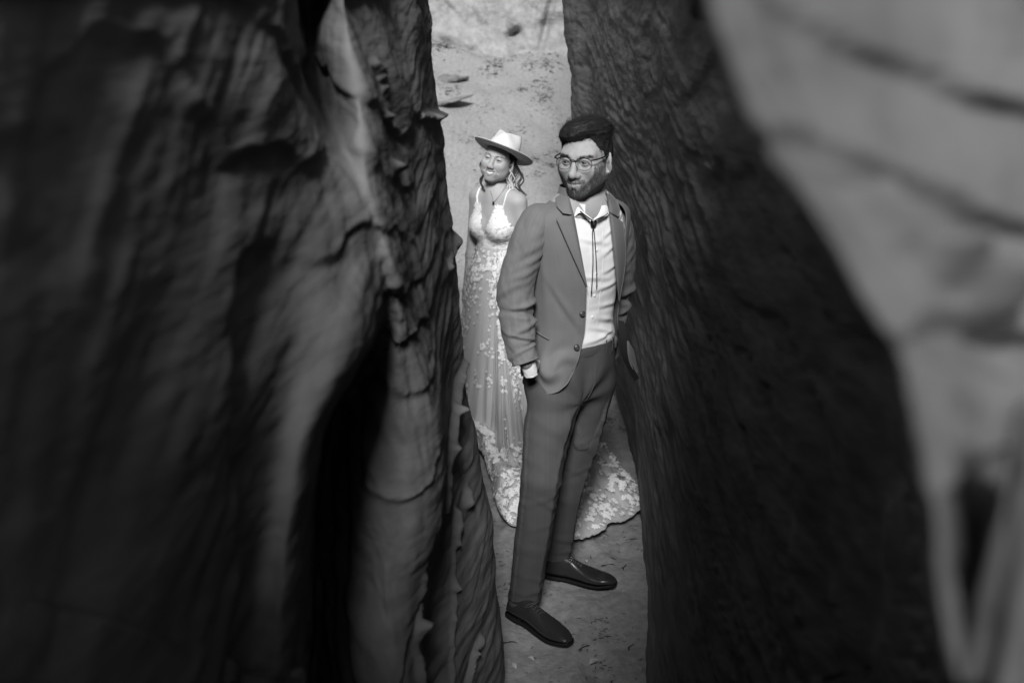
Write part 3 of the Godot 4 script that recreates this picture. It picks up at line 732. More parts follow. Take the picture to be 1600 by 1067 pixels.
func build_canyon():
	var cracks_left := []
	cracks_left += crack([Vector3(-0.3548, 1.912, -1.606), Vector3(-0.3149, 1.901, -1.76), Vector3(-0.2782, 1.891, -1.862), Vector3(-0.2356, 1.868, -1.959)], 0.010, 0.030)
	cracks_left += crack([Vector3(-0.2782, 1.891, -1.862), Vector3(-0.2758, 1.907, -1.867), Vector3(-0.2506, 1.899, -1.969)], 0.007, 0.018)
	cracks_left += crack([Vector3(-0.2996, 1.984, -1.892), Vector3(-0.2686, 1.975, -1.942), Vector3(-0.2214, 1.955, -2.019)], 0.008, 0.020)
	cracks_left += crack([Vector3(-0.2564, 2.068, -1.972), Vector3(-0.2431, 2.049, -2.018), Vector3(-0.2134, 2.036, -2.067)], 0.006, 0.016)
	cracks_left += crack([Vector3(-0.2481, 2.05, -1.998), Vector3(-0.238, 2.004, -2.025)], 0.005, 0.012)
	cracks_left += crack([Vector3(-0.2188, 1.929, -2.348), Vector3(-0.2057, 1.907, -2.551), Vector3(-0.1944, 1.889, -2.808)], 0.010, 0.028)
	cracks_left += crack([Vector3(-0.1539, 1.553, -2.803), Vector3(-0.1838, 1.523, -2.53), Vector3(-0.2054, 1.528, -2.269)], 0.016, 0.026)
	cracks_left += crack([Vector3(-0.2054, 1.528, -2.269), Vector3(-0.204, 1.454, -2.192), Vector3(-0.1862, 1.342, -2.156)], 0.012, 0.030)
	cracks_left += crack([Vector3(-0.1491, 1.184, -2.735), Vector3(-0.1631, 1.136, -2.509), Vector3(-0.1738, 1.078, -2.385), Vector3(-0.1838, 0.919, -2.333)], 0.012, 0.024)
	cracks_left += crack([Vector3(-0.1584, 0.8243, -2.512), Vector3(-0.1512, 0.7388, -2.485), Vector3(-0.1584, 0.619, -2.445), Vector3(-0.1656, 0.3676, -2.363)], 0.009, 0.028)
	cracks_left += crack([Vector3(-0.09254, 0.3722, -2.575), Vector3(-0.1175, 0.3568, -2.517), Vector3(-0.1379, 0.3039, -2.448)], 0.007, 0.022)
	cracks_left += crack([Vector3(-0.1251, 0.6631, -2.618), Vector3(-0.1327, 0.573, -2.588), Vector3(-0.108, 0.4364, -2.596)], 0.006, 0.014)
	cracks_left += crack([Vector3(-0.1379, 0.8265, -2.618), Vector3(-0.1305, 0.8017, -2.61)], 0.018, 0.030)
	cracks_left += crack([Vector3(-0.2262, 0.9672, -1.928), Vector3(-0.229, 0.8665, -1.895), Vector3(-0.2234, 0.7495, -1.857)], 0.018, 0.04)
	var left := wall(WALL_LEFT, [6, 16, 22, 26, 26, 26, 26, 30, 40, 40, 50, 50, 40, 16], [10, 14, 20, 34, 34, 34, 34, 34, 34, 34, 34, 24, 20], [0.5, 0.6, 0.8, 0.9, 1.0, 1.0, 1.0, 1.0, 0.8, 0.8, 0.8, 0.8, 0.8, 1.0, 1.4], cracks_left, false)
	structure("canyon_wall_left", left, M.bedded, "dark cracked sandstone wall leaning over the slot, beside the bride's bare arm", "rock wall")
	var cracks_right := []
	cracks_right += crack([Vector3(0.1686, 2.061, -0.4916), Vector3(0.1778, 2.042, -0.494), Vector3(0.1999, 2.024, -0.4953), Vector3(0.2362, 2.01, -0.5067), Vector3(0.2953, 1.985, -0.5214)], 0.0105, 0.0300)
	cracks_right += crack([Vector3(0.2011, 1.984, -0.4508), Vector3(0.2101, 1.967, -0.4535)], 0.0067, 0.0165)
	cracks_right += crack([Vector3(0.2311, 1.912, -0.4513), Vector3(0.2425, 1.877, -0.4474), Vector3(0.2524, 1.825, -0.4304)], 0.0120, 0.0338)
	cracks_right += crack([Vector3(0.2564, 1.959, -0.49), Vector3(0.2811, 1.927, -0.4953)], 0.0150, 0.0225)
	cracks_right += crack([Vector3(0.1234, 2.129, -0.4982), Vector3(0.1713, 2.126, -0.5212), Vector3(0.2227, 2.126, -0.5445), Vector3(0.2846, 2.115, -0.5568)], 0.0053, 0.0105)
	var right := wall(WALL_RIGHT, [6, 14, 16, 20, 10, 10, 12, 12, 16, 18, 24, 30, 40, 40, 36, 30, 12], [10, 14, 20, 34, 34, 34, 34, 34, 34, 34, 34, 24, 20], [0.40, 0.40, 0.40, 0.34, 0.14, 0.08, 0.15, 0.5, 1.0, 1.1, 1.1, 1.1, 1.0, 1.0, 1.0, 0.9, 1.0, 1.4], cracks_right, true)
	structure("canyon_wall_right", right, M.bedded, "black shadowed sandstone wall with a pale rim, at the man's left shoulder", "rock wall")
	var behind := wall(SHADE_WALL, [8, 10, 12, 14, 12, 10], [8, 8, 10, 10, 10, 8, 8], [1.2, 1.2, 1.2, 1.2, 1.2, 1.2, 1.2], [], false)  # added behind the camera only to shade the floor and shins
	structure("shade_wall_behind", behind, M.bedded, "unseen tall rock wall added behind the camera to shade the slot floor", "rock wall")
	build_ground()
	build_back()
	build_shade_step()
	build_ledges()

func line_up(spans: Array) -> Array:
	# [from, to, step] spans to one sorted list of coordinates
	var r := []
	for s in spans:
		var n := maxi(1, int(round(absf(s[1] - s[0]) / s[2])))
		for k in n:
			r.append(lerpf(s[0], s[1], float(k) / n))
	r.append(spans[-1][1])
	return r

func build_ground():
	var xs := line_up([[-60, -8, 13], [-8, -2, 1.0], [-2, -1.0, 0.10], [-1.0, 1.0, 0.016], [1.0, 2.0, 0.1], [2, 8, 1.0], [8, 60, 13]])
	var zs := line_up([[-60, -14, 9], [-14, -11, 0.3], [-11, -6, 0.035], [-6, -2.5, 0.017], [-2.5, 0, 0.15], [0, 8, 1.0], [8, 60, 13]])
	var prints := []
	for k in 26:
		var z := rng.randf_range(-9.0, -2.9)
		prints.append([Vector2(rng.randf_range(-0.55, 0.6), z), rng.randf_range(-0.7, 0.7), rng.randf_range(0.6, 1.0)])
	var v := PackedVector3Array()
	for z in zs:
		var local := []
		for p in prints:
			if absf(p[0].y - z) < 0.3:
				local.append(p)
		for x in xs:
			var y := ground_height(x, z)
			y += 0.028 * n_big.get_noise_2d(x * 1.7, z * 1.7) + 0.007 * n_mid.get_noise_2d(x * 9.0, z * 9.0) + 0.0022 * n_mid.get_noise_2d(x * 45.0, z * 45.0)
			for p in local:
				var q: Vector2 = (Vector2(x, z) - p[0]).rotated(p[1])
				var e := Vector2(q.x / 0.055, q.y / 0.14).length()
				y += p[2] * (-0.016 * bell(e * e) + 0.008 * bell((e - 1.25) * 3.0))
			v.append(Vector3(x, y, z))
	var idx := sheet_index(xs.size(), zs.size(), false, true)
	var n := normals_of(v, idx)
	structure("sand_floor", to_mesh(v, n, idx), M.sand, "pale trampled sand floor of the slot, rising behind the bride", "sand")

func build_back():
	# the sunlit-side rock face that closes the view
	var nu := 260
	var nv := 150
	var v := PackedVector3Array()
	var col := PackedColorArray()
	for j in nv:
		var h := 1.2 + 6.0 * pow(float(j) / (nv - 1), 1.6)
		for i in nu:
			var u := float(i) / (nu - 1) * 2.0 - 1.0
			var x := 9.0 * u * (0.25 + 0.75 * u * u)
			var z := -10.15 - 0.30 * (h - 1.7) - 0.02 * x * x
			z += 0.25 * n_big.get_noise_2d(x * 0.55 + 3.0, h * 0.5)
			# swirled beds
			var w := h + 0.35 * sin(x * 1.3 + 0.8) + 0.25 * n_big.get_noise_2d(x * 0.8, h * 0.8)
			z += 0.035 * n_mid.get_noise_2d(w * 9.0, x * 0.5) + 0.06 * n_ridge.get_noise_2d(x * 1.2, h * 1.6)
			z -= 0.22 * bell((x - 0.03 - 0.6 * (h - 1.98)) / 0.06) * bell((h - 1.98) / 0.05)
			z -= 0.14 * bell((x - 0.34 - 0.25 * (h - 2.05)) / 0.035) * bell((h - 2.1) / 0.3)
			v.append(Vector3(x, h, z))
			var t := 0.42 * (1.0 + 0.16 * n_mid.get_noise_2d(w * 12.0, x * 0.6))
			col.append(Color(t, t, t))
	var idx := sheet_index(nu, nv, false, false)
	structure("rock_face_back", to_mesh(v, normals_of(v, idx), idx, null, col), M.rock, "pale swirled sandstone face closing the gap behind the bride", "rock face")

func build_shade_step():
	# unseen block added behind and below the lens to keep sun off the floor
	var nu := 60
	var nv := 40
	var v := PackedVector3Array()
	var col := PackedColorArray()
	for j in nv:
		for i in nu:
			var u := i / (nu - 1.0) * 2.0 - 1.0
			var t := j / (nv - 1.0)
			var a := lerpf(-0.1, PI / 2, t)
			var p := Vector3(u * 1.1, 1.48 * signf(sin(a)) * pow(absf(sin(a)), 0.5), 0.2 - 0.95 * pow(cos(a), 0.5))
			p += Vector3(0.02, 0.05, 0.05) * n_big.get_noise_3d(p.x * 2.0, p.y * 2.0, p.z * 2.0)
			v.append(p)
			col.append(rock_tone(p, 0.25))
	for i in nu:
		v.append(Vector3((i / (nu - 1.0) * 2.0 - 1.0) * 1.1, 1.45, 3.5))
		col.append(Color(0.25, 0.25, 0.25))
	var idx := sheet_index(nu, nv + 1, false, false)
	structure("shade_step", to_mesh(v, normals_of(v, idx), idx, null, col), M.rock, "unseen rounded rock block added below the camera to shade the slot floor", "rock")

func build_ledges():
	# bedded outcrops breaking through the sand behind the bride
	for q in [[Vector3(-0.6216, 1.598, -9.604), 0.17, 0.05, 0.10, "weathered bedded rock ledge breaking out of the sand slope behind the bride"], [Vector3(-0.6292, 1.459, -9.138), 0.22, 0.020, 0.25, "thin low rock lip running out from the left wall across the sand slope"]]:
		var v := PackedVector3Array()
		var col := PackedColorArray()
		var at: Vector3 = q[0]
		for j in 25:
			for i in 40:
				var t := j / 24.0
				var u := i / 39.0
				var a := lerpf(-0.5, PI * 0.9, t)
				var step_ := floorf(t * 8.0) / 8.0
				var r: float = sin(PI * pow(u, 0.7)) * 0.9 + 0.1
				var p := Vector3((u - 0.35) * q[1] * 2.0, sin(a) * q[2] * r, cos(a) * 0.16 * r + 0.03 * step_)
				p += Vector3(0, 0.35, 0.5) * 0.05 * n_ridge.get_noise_3d(p.x * 5.0, p.y * 40.0, p.z * 5.0)
				p.y += p.x * q[3]
				v.append(p)
				col.append(rock_tone(p + at, 0.30))
		var idx := sheet_index(40, 25, false, false)
		var o := part(self, "rock_ledge", to_mesh(v, normals_of(v, idx), idx, null, col), M.rock)
		o.position = Vector3(at.x, ground_height(at.x, at.z) - 0.025, at.z)
		tag(o, q[4], "rock")
		o.set_meta("kind", "structure")

# ---------------------------------------------------------------- the groom
const G_AT := Vector3(0.13, 0.0, -3.40)
var g_left := Vector3(0.839, 0, -0.545)   # towards his left shoulder
var g_front := Vector3(0.545, 0, 0.839)   # where his chest faces
# height, half width, half depth of the jacket
const G_RING := [[0.895, 0.178, 0.135], [0.97, 0.174, 0.130], [1.05, 0.166, 0.122], [1.13, 0.162, 0.118], [1.22, 0.168, 0.122], [1.31, 0.178, 0.128], [1.40, 0.188, 0.124], [1.46, 0.197, 0.112], [1.505, 0.198, 0.096], [1.535, 0.172, 0.084], [1.558, 0.125, 0.074], [1.585, 0.076, 0.066]]
const G_SPINE := [[0.85, 0.212, -3.395], [1.0, 0.216, -3.39], [1.15, 0.222, -3.375], [1.35, 0.226, -3.36], [1.5, 0.230, -3.352], [1.6, 0.240, -3.34]]

func g_center(h: float) -> Vector3:
	for i in G_SPINE.size() - 1:
		if h <= G_SPINE[i + 1][0] or i == G_SPINE.size() - 2:
			var t: float = (h - G_SPINE[i][0]) / (G_SPINE[i + 1][0] - G_SPINE[i][0])
			return Vector3(lerpf(G_SPINE[i][1], G_SPINE[i + 1][1], t), h, lerpf(G_SPINE[i][2], G_SPINE[i + 1][2], t))
	return Vector3.ZERO

# t runs from hem (0) to neck (1); th turns from the breastbone towards his left
func g_torso(t: float, th: float, grow := 0.0) -> Vector3:
	var n := G_RING.size() - 1
	var f := clampf(t, 0.0, 1.0) * n
	var i := mini(int(f), n - 1)
	var k := f - i
	var q := []
	for c in 3:
		q.append(cr(G_RING[maxi(i - 1, 0)][c], G_RING[i][c], G_RING[i + 1][c], G_RING[mini(i + 2, n)][c], k))
	var s := sin(th)
	var c := cos(th)
	var e := 0.84
	return g_center(q[0]) + g_left * signf(s) * pow(absf(s), e) * (q[1] + grow) + g_front * signf(c) * pow(absf(c), e) * (q[2] + grow)

func g_t(h: float) -> float:
	var lo := 0.0
	var hi := 1.0
	for k in 18:
		var m := (lo + hi) / 2
		if g_torso(m, 0.0).y < h:
			lo = m
		else:
			hi = m
	return lo

# the angle at which the front of the torso has this x
func g_theta(t: float, x: float, grow := 0.0) -> float:
	var lo := -1.6
	var hi := 1.15
	for k in 18:
		var m := (lo + hi) / 2
		if g_torso(t, m, grow).x < x:
			lo = m
		else:
			hi = m
	return lo

func g_on(p: Vector3, grow: float) -> Vector3:
	var t := g_t(p.y)
	return g_torso(t, g_theta(t, p.x, grow), grow)

func put(parent: Node3D, called: String, mesh: Mesh, m: Material) -> MeshInstance3D:
	var o := part(parent, called, mesh, m)
	var at := Vector3.ZERO
	var up: Node = parent
	while up is Node3D and up != self:
		at += up.position
		up = up.get_parent()
	o.position = -at
	return o

func put_soup(parent: Node3D, called: String, s: Soup, m: Material) -> MeshInstance3D:
	return put(parent, called, soup_mesh(s), m)

# cloth along a limb: rings round a line, with folds; folds = [v, u, slant, width_v, width_u, depth]
func limb_cloth(line: Array, radii: Array, nu: int, nv: int, folds: Array, rough: float, squash := 1.0, sd := 0.0) -> PackedVector3Array:
	var v := PackedVector3Array()
	var pts := smooth_path(line, nv - 1)
	var side := Vector3.ZERO
	for j in nv:
		var t := float(j) / (nv - 1)
		var dir: Vector3 = (pts[mini(j + 1, nv - 1)] - pts[maxi(j - 1, 0)]).normalized()
		side = (Vector3(1, 0, 0) - dir * dir.x).normalized()
		var fr := side.cross(dir).normalized()
		if fr.z < 0:
			fr = -fr
		var r: float = along(radii, t)
		for i in nu:
			var u := float(i) / nu
			var a := TAU * u
			var d := 0.0
			for f in folds:
				var du: float = absf(u - f[1])
				du = minf(du, 1.0 - du)
				var su: float = u - f[1]
				if su > 0.5: su -= 1.0
				if su < -0.5: su += 1.0
				var e: float = (t - f[0] - f[2] * su) / f[3]
				d += 1.0 * f[5] * (bell(e * 1.25) - 0.5 * bell(e * 1.25 - 1.8)) * bell(du / f[4])
			var o := side * cos(a) + fr * sin(a) * squash
			d += rough * n_mid.get_noise_3d(o.x * 1.3 + sd, t * 7.0, o.z * 1.3)
			v.append(pts[j] + o * (r + d))
	return v

func build_groom():
	var man := thing("person", "bearded man in glasses, grey suit jacket and bolo tie, one hand in pocket", "person", G_AT)
	groom_jacket(man)
	groom_shirt(man)
	groom_trousers(man)
	groom_shoe(man, Vector3(-0.009707, 0, -3.27), Vector3(0.2037, 0, -3.045), 0.315)
	groom_shoe(man, Vector3(0.1297, 0, -3.543), Vector3(0.3507, 0, -3.457), 0.30)
	groom_head(man)

func groom_jacket(man: Node3D):
	var jacket := Node3D.new()
	jacket.name = "jacket"
	man.add_child(jacket)
	jacket.position = g_center(1.2) - G_AT
	# the front edges: x of the edge by height
	var e_right := [[0.895, 0.105], [0.903, 0.140], [0.915, 0.165], [0.94, 0.192], [0.98, 0.215], [1.04, 0.232], [1.12, 0.246], [1.28, 0.2465], [1.40, 0.226], [1.50, 0.203], [1.60, 0.185]]
	var e_left := [[0.895, 1.75], [0.98, 1.45], [1.06, 1.12], [1.15, 0.86], [1.30, 0.70], [1.42, 0.66], [1.50, 0.72], [1.585, 0.85]]
	var nu := 150
	var nv := 130
	var v := PackedVector3Array()
	for j in nv:
		var t := float(j) / (nv - 1)
		var h := g_torso(t, 0.0).y
		var th1 := g_theta(t, keyed(e_right, h))
		var th0: float = keyed(e_left, h)
		for i in nu:
			# from his right front edge round the back to his left front edge
			var u := float(i) / (nu - 1)
			var th := lerpf(th1, th0 - TAU, u)
			var p := g_torso(t, th)
			var out := (p - g_center(h))
			out.y = 0
			out = out.normalized()
			var d := 0.0045 * n_mid.get_noise_3d(p.x * 5.0, p.y * 4.0, p.z * 5.0)
			# the hand in the pocket pushes the skirt of the jacket out, and folds run from it
			d += 0.026 * bell((th + 0.95) / 0.34) * bell((h - 0.985) / 0.055)
			var dx := th + 0.80
			var dy := (h - 0.985) * 6.0
			var rr := sqrt(dx * dx + dy * dy)
			var ang := atan2(dy, dx)
			d += 0.007 * cos(ang * 3.0 + rr * 9.0) * bell((rr - 0.42) / 0.26) * smoothstep(1.12, 1.02, h)
			# diagonal drag lines from the shoulder to the button
			var dg := (h - 1.13) + 0.20 * (th + 0.25)
			d += 0.004 * bell(dg / 0.018) * bell((th + 0.65) / 0.4) - 0.004 * bell((dg + 0.035) / 0.02) * bell((th + 0.7) / 0.4)
			d += 0.005 * bell((th + 1.25) / 0.12) * bell((h - 1.32) / 0.12)
			# the open left front swings away
			d += 0.05 * smoothstep(1.12, 0.92, h) * bell((th0 - TAU - th) / 0.5)
			# edges hang slightly free of the shirt
			d += 0.006 * bell((u) / 0.03) * smoothstep(0.95, 1.2, h)
			v.append(p + out * d)
	var body := put(jacket, "jacket_body", sheet(v, nu, nv, false, false, 1.3, 0.75), M.jacket)
	# turned edges give the cloth its thickness
	var edge := Soup.new()
	var run := []
	for i in range(nu - 1, -1, -1):
		run.append(v[i])
	for j in nv - 6:
		run.append(v[j * nu])
	tube(edge, run, 0.0024, 6)
	run = []
	for j in nv - 6:
		run.append(v[j * nu + nu - 1])
	tube(edge, run, 0.0024, 6)
	put_soup(jacket, "hem", edge, M.jacket)
	# sleeves
	var line := [Vector3(0.1409, 1.511, -3.285), Vector3(0.09141, 1.501, -3.268), Vector3(0.06167, 1.448, -3.252), Vector3(0.0342, 1.372, -3.245), Vector3(0.0129, 1.291, -3.24), Vector3(0.01298, 1.212, -3.235), Vector3(0.02167, 1.132, -3.215), Vector3(0.03036, 1.08, -3.2), Vector3(0.04557, 1.036, -3.188)]
	var radii := [0.046, 0.062, 0.063, 0.061, 0.060, 0.061, 0.056, 0.050, 0.046]
	var folds := [[0.60, 0.08, 0.10, 0.022, 0.20, 0.011], [0.66, 0.10, -0.12, 0.018, 0.17, -0.010], [0.72, 0.12, 0.20, 0.020, 0.16, 0.009], [0.79, 0.2, -0.25, 0.018, 0.18, 0.007], [0.84, 0.05, 0.22, 0.018, 0.16, -0.007], [0.52, 0.35, 0.35, 0.022, 0.20, 0.006], [0.44, 0.25, 0.4, 0.025, 0.22, 0.005], [0.36, 0.2, 0.5, 0.03, 0.2, 0.004], [0.63, 0.45, 0.0, 0.02, 0.12, -0.006], [0.24, 0.12, 0.6, 0.03, 0.2, 0.005], [0.90, 0.3, 0.15, 0.018, 0.2, 0.004]]
	var sv := limb_cloth(line, radii, 64, 120, folds, 0.006, 0.92)
	put(jacket, "sleeve", sheet(sv, 64, 120, true, true, 0.42, 0.62), M.jacket)
	var cuffring := Soup.new()
	run = []
	for i in 65:
		run.append(sv[119 * 64 + i % 64])
	tube(cuffring, run, 0.0025, 6)
	put_soup(jacket, "sleeve_edge", cuffring, M.jacket)
	line = [Vector3(0.3214, 1.482, -3.41), Vector3(0.3528, 1.46, -3.43), Vector3(0.3757, 1.386, -3.455), Vector3(0.3872, 1.284, -3.49), Vector3(0.3848, 1.169, -3.52), Vector3(0.3667, 1.07, -3.52), Vector3(0.3416, 0.9964, -3.48)]
	sv = limb_cloth(line, [0.045, 0.060, 0.060, 0.056, 0.052, 0.048, 0.042], 48, 90, folds, 0.006, 0.95, 4.0)
	put(jacket, "sleeve", sheet(sv, 48, 90, true, true, 0.42, 0.62), M.jacket)
	# lapels: draped on the front, rolled at the inner edge
	lapel(jacket, "lapel", [Vector3(0.2517, 1.289, -3.24), Vector3(0.1979, 1.408, -3.24), Vector3(0.1456, 1.524, -3.25)], [Vector3(0.2528, 1.289, -3.24), Vector3(0.2275, 1.412, -3.24), Vector3(0.203, 1.533, -3.26)], 0.0150, 0.0175)
	lapel(jacket, "collar", [Vector3(0.1686, 1.539, -3.25), Vector3(0.1472, 1.558, -3.25), Vector3(0.1439, 1.585, -3.28), Vector3(0.1645, 1.606, -3.32)], [Vector3(0.203, 1.533, -3.26), Vector3(0.1985, 1.548, -3.26), Vector3(0.1901, 1.578, -3.27), Vector3(0.1854, 1.605, -3.31)], 0.0150, 0.018)
	lapel(jacket, "lapel", [Vector3(0.3733, 1.21, -3.33), Vector3(0.3889, 1.362, -3.36), Vector3(0.3757, 1.488, -3.38)], [Vector3(0.3699, 1.213, -3.32), Vector3(0.3451, 1.376, -3.3), Vector3(0.3251, 1.526, -3.32)], 0.0105, 0.0165)
	lapel(jacket, "collar", [Vector3(0.3576, 1.509, -3.36), Vector3(0.3646, 1.527, -3.37), Vector3(0.3547, 1.557, -3.39), Vector3(0.3285, 1.584, -3.4)], [Vector3(0.3249, 1.53, -3.32), Vector3(0.3232, 1.546, -3.33), Vector3(0.3189, 1.566, -3.36), Vector3(0.3113, 1.587, -3.38)], 0.0105, 0.017)
	# collar round the back of the neck
	var cv := PackedVector3Array()
	for j in 9:
		for i in 40:
			var a := lerpf(-0.62, 0.66, 0.0) - TAU * 0.0
			a = lerpf(-1.25, -TAU + 1.25, float(i) / 39)
			var k := float(j) / 8
			var c := g_center(1.575)
			var r := 0.073 + 0.016 * k * k
			cv.append(c + g_left * sin(a) * (r + 0.006) + g_front * cos(a) * (r + 0.002) + Vector3.UP * (0.034 - 0.062 * k * k))
	put(jacket, "collar", sheet(cv, 40, 9, false, false, 0.4, 0.05), M.jacket)
	# buttons with a rim and four holes
	for b in [Vector3(0.2388, 1.19, -3.24), Vector3(0.2223, 1.068, -3.25)]:
		var at := g_on(b, 0.004)
		var nrm := (at - g_center(at.y))
		nrm.y = 0.05
		nrm = nrm.normalized()
		var bas := Basis(nrm.cross(Vector3.UP).normalized(), nrm.cross(nrm.cross(Vector3.UP)).normalized(), nrm)
		var s := Soup.new()
		lump(s, at, Vector3(0.0105, 0.0105, 0.003), bas, 18, 6)
		var ring := []
		for k in 25:
			ring.append(at + bas * Vector3(cos(TAU * k / 24) * 0.0088, sin(TAU * k / 24) * 0.0088, 0.0022))
		tube(s, ring, 0.0018, 6)
		var but := put_soup(jacket, "button", s, M.horn)
		for k in 4:
			var q := Soup.new()
			lump(q, at + bas * Vector3(0.0026 * (1 if k % 2 else -1), 0.0026 * (1 if k < 2 else -1), 0.0028), Vector3(0.0011, 0.0011, 0.0008), bas, 6, 4)
			put_soup(but, "thread", q, M.lining_light)
	# welt of the hip pocket and the breast seam
	var w := Soup.new()
	var wp := []
	for k in 13:
		wp.append(g_on(Vector3(0.07231, 1.119, -3.25).lerp(Vector3(0.1273, 1.098, -3.25), k / 12.0), 0.006))
	tube(w, wp, 0.0026, 6, Color.WHITE, 0.6)
	put_soup(jacket, "pocket_welt", w, M.jacket)
	# the left skirt thrown back: its pale facing shows
	var fv := PackedVector3Array()
	var fa := [Vector3(0.4109, 1.06, -3.36), Vector3(0.4361, 1.011, -3.385), Vector3(0.4487, 0.9694, -3.4), Vector3(0.4562, 0.9265, -3.41)]
	var fb := [Vector3(0.4064, 1.06, -3.34), Vector3(0.4087, 1.015, -3.325), Vector3(0.4204, 0.9727, -3.335), Vector3(0.4455, 0.9298, -3.36)]
	for j in 20:
		for i in 10:
			var k := i / 9.0
			fv.append(along(fa, j / 19.0).lerp(along(fb, j / 19.0), k) + g_front * 0.008 * sin(k * PI))
	put(jacket, "skirt_corner", sheet(fv, 10, 20, false, false, 0.05, 0.2), M.jacket)
	fv = PackedVector3Array()
	var fc := [Vector3(0.3756, 1.128, -3.37), Vector3(0.3814, 1.06, -3.36), Vector3(0.3977, 0.9833, -3.36), Vector3(0.4426, 0.8986, -3.365)]
	var fd := [Vector3(0.395, 1.127, -3.36), Vector3(0.4115, 1.06, -3.345), Vector3(0.4178, 0.995, -3.34), Vector3(0.4565, 0.9156, -3.352)]
	for j in 20:
		for i in 6:
			fv.append(along(fc, j / 19.0).lerp(along(fd, j / 19.0), i / 5.0))
	put(jacket, "lining", sheet(fv, 6, 20, false, false, 0.05, 0.2), M.lining)

func lapel(parent: Node3D, called: String, outer: Array, inner: Array, low: float, high: float):
	var nu := 14
	var nv := 40
	var v := PackedVector3Array()
	for j in nv:
		var t := float(j) / (nv - 1)
		var a := corners(outer, t) if outer.size() > 3 else outer_line(outer, t)
		var b := corners(inner, t) if inner.size() > 3 else outer_line(inner, t)
		for i in nu:
			var k := float(i) / (nu - 1)
			var p := a.lerp(b, k)
			# flat at the free edge, rolling over at the inner one
			var g := lerpf(low, high, smoothstep(0.0, 0.75, k)) - 0.010 * smoothstep(0.86, 1.0, k)
			v.append(g_on(p, g))
	var o := put(parent, called, sheet(v, nu, nv, false, true, 0.08, 0.3), M.jacket)
	var s := Soup.new()
	var run := []
	for j in nv:
		run.append(v[j * nu])
	tube(s, run, 0.002, 6)
	put_soup(o, "edge", s, M.jacket)

func corners(p: Array, t: float) -> Vector3:
	var f := t * (p.size() - 1)
	var i := mini(int(f), p.size() - 2)
	return p[i].lerp(p[i + 1], f - i)

func outer_line(p: Array, t: float) -> Vector3:
	# a slightly bellied line through three points
	return along(p, t)

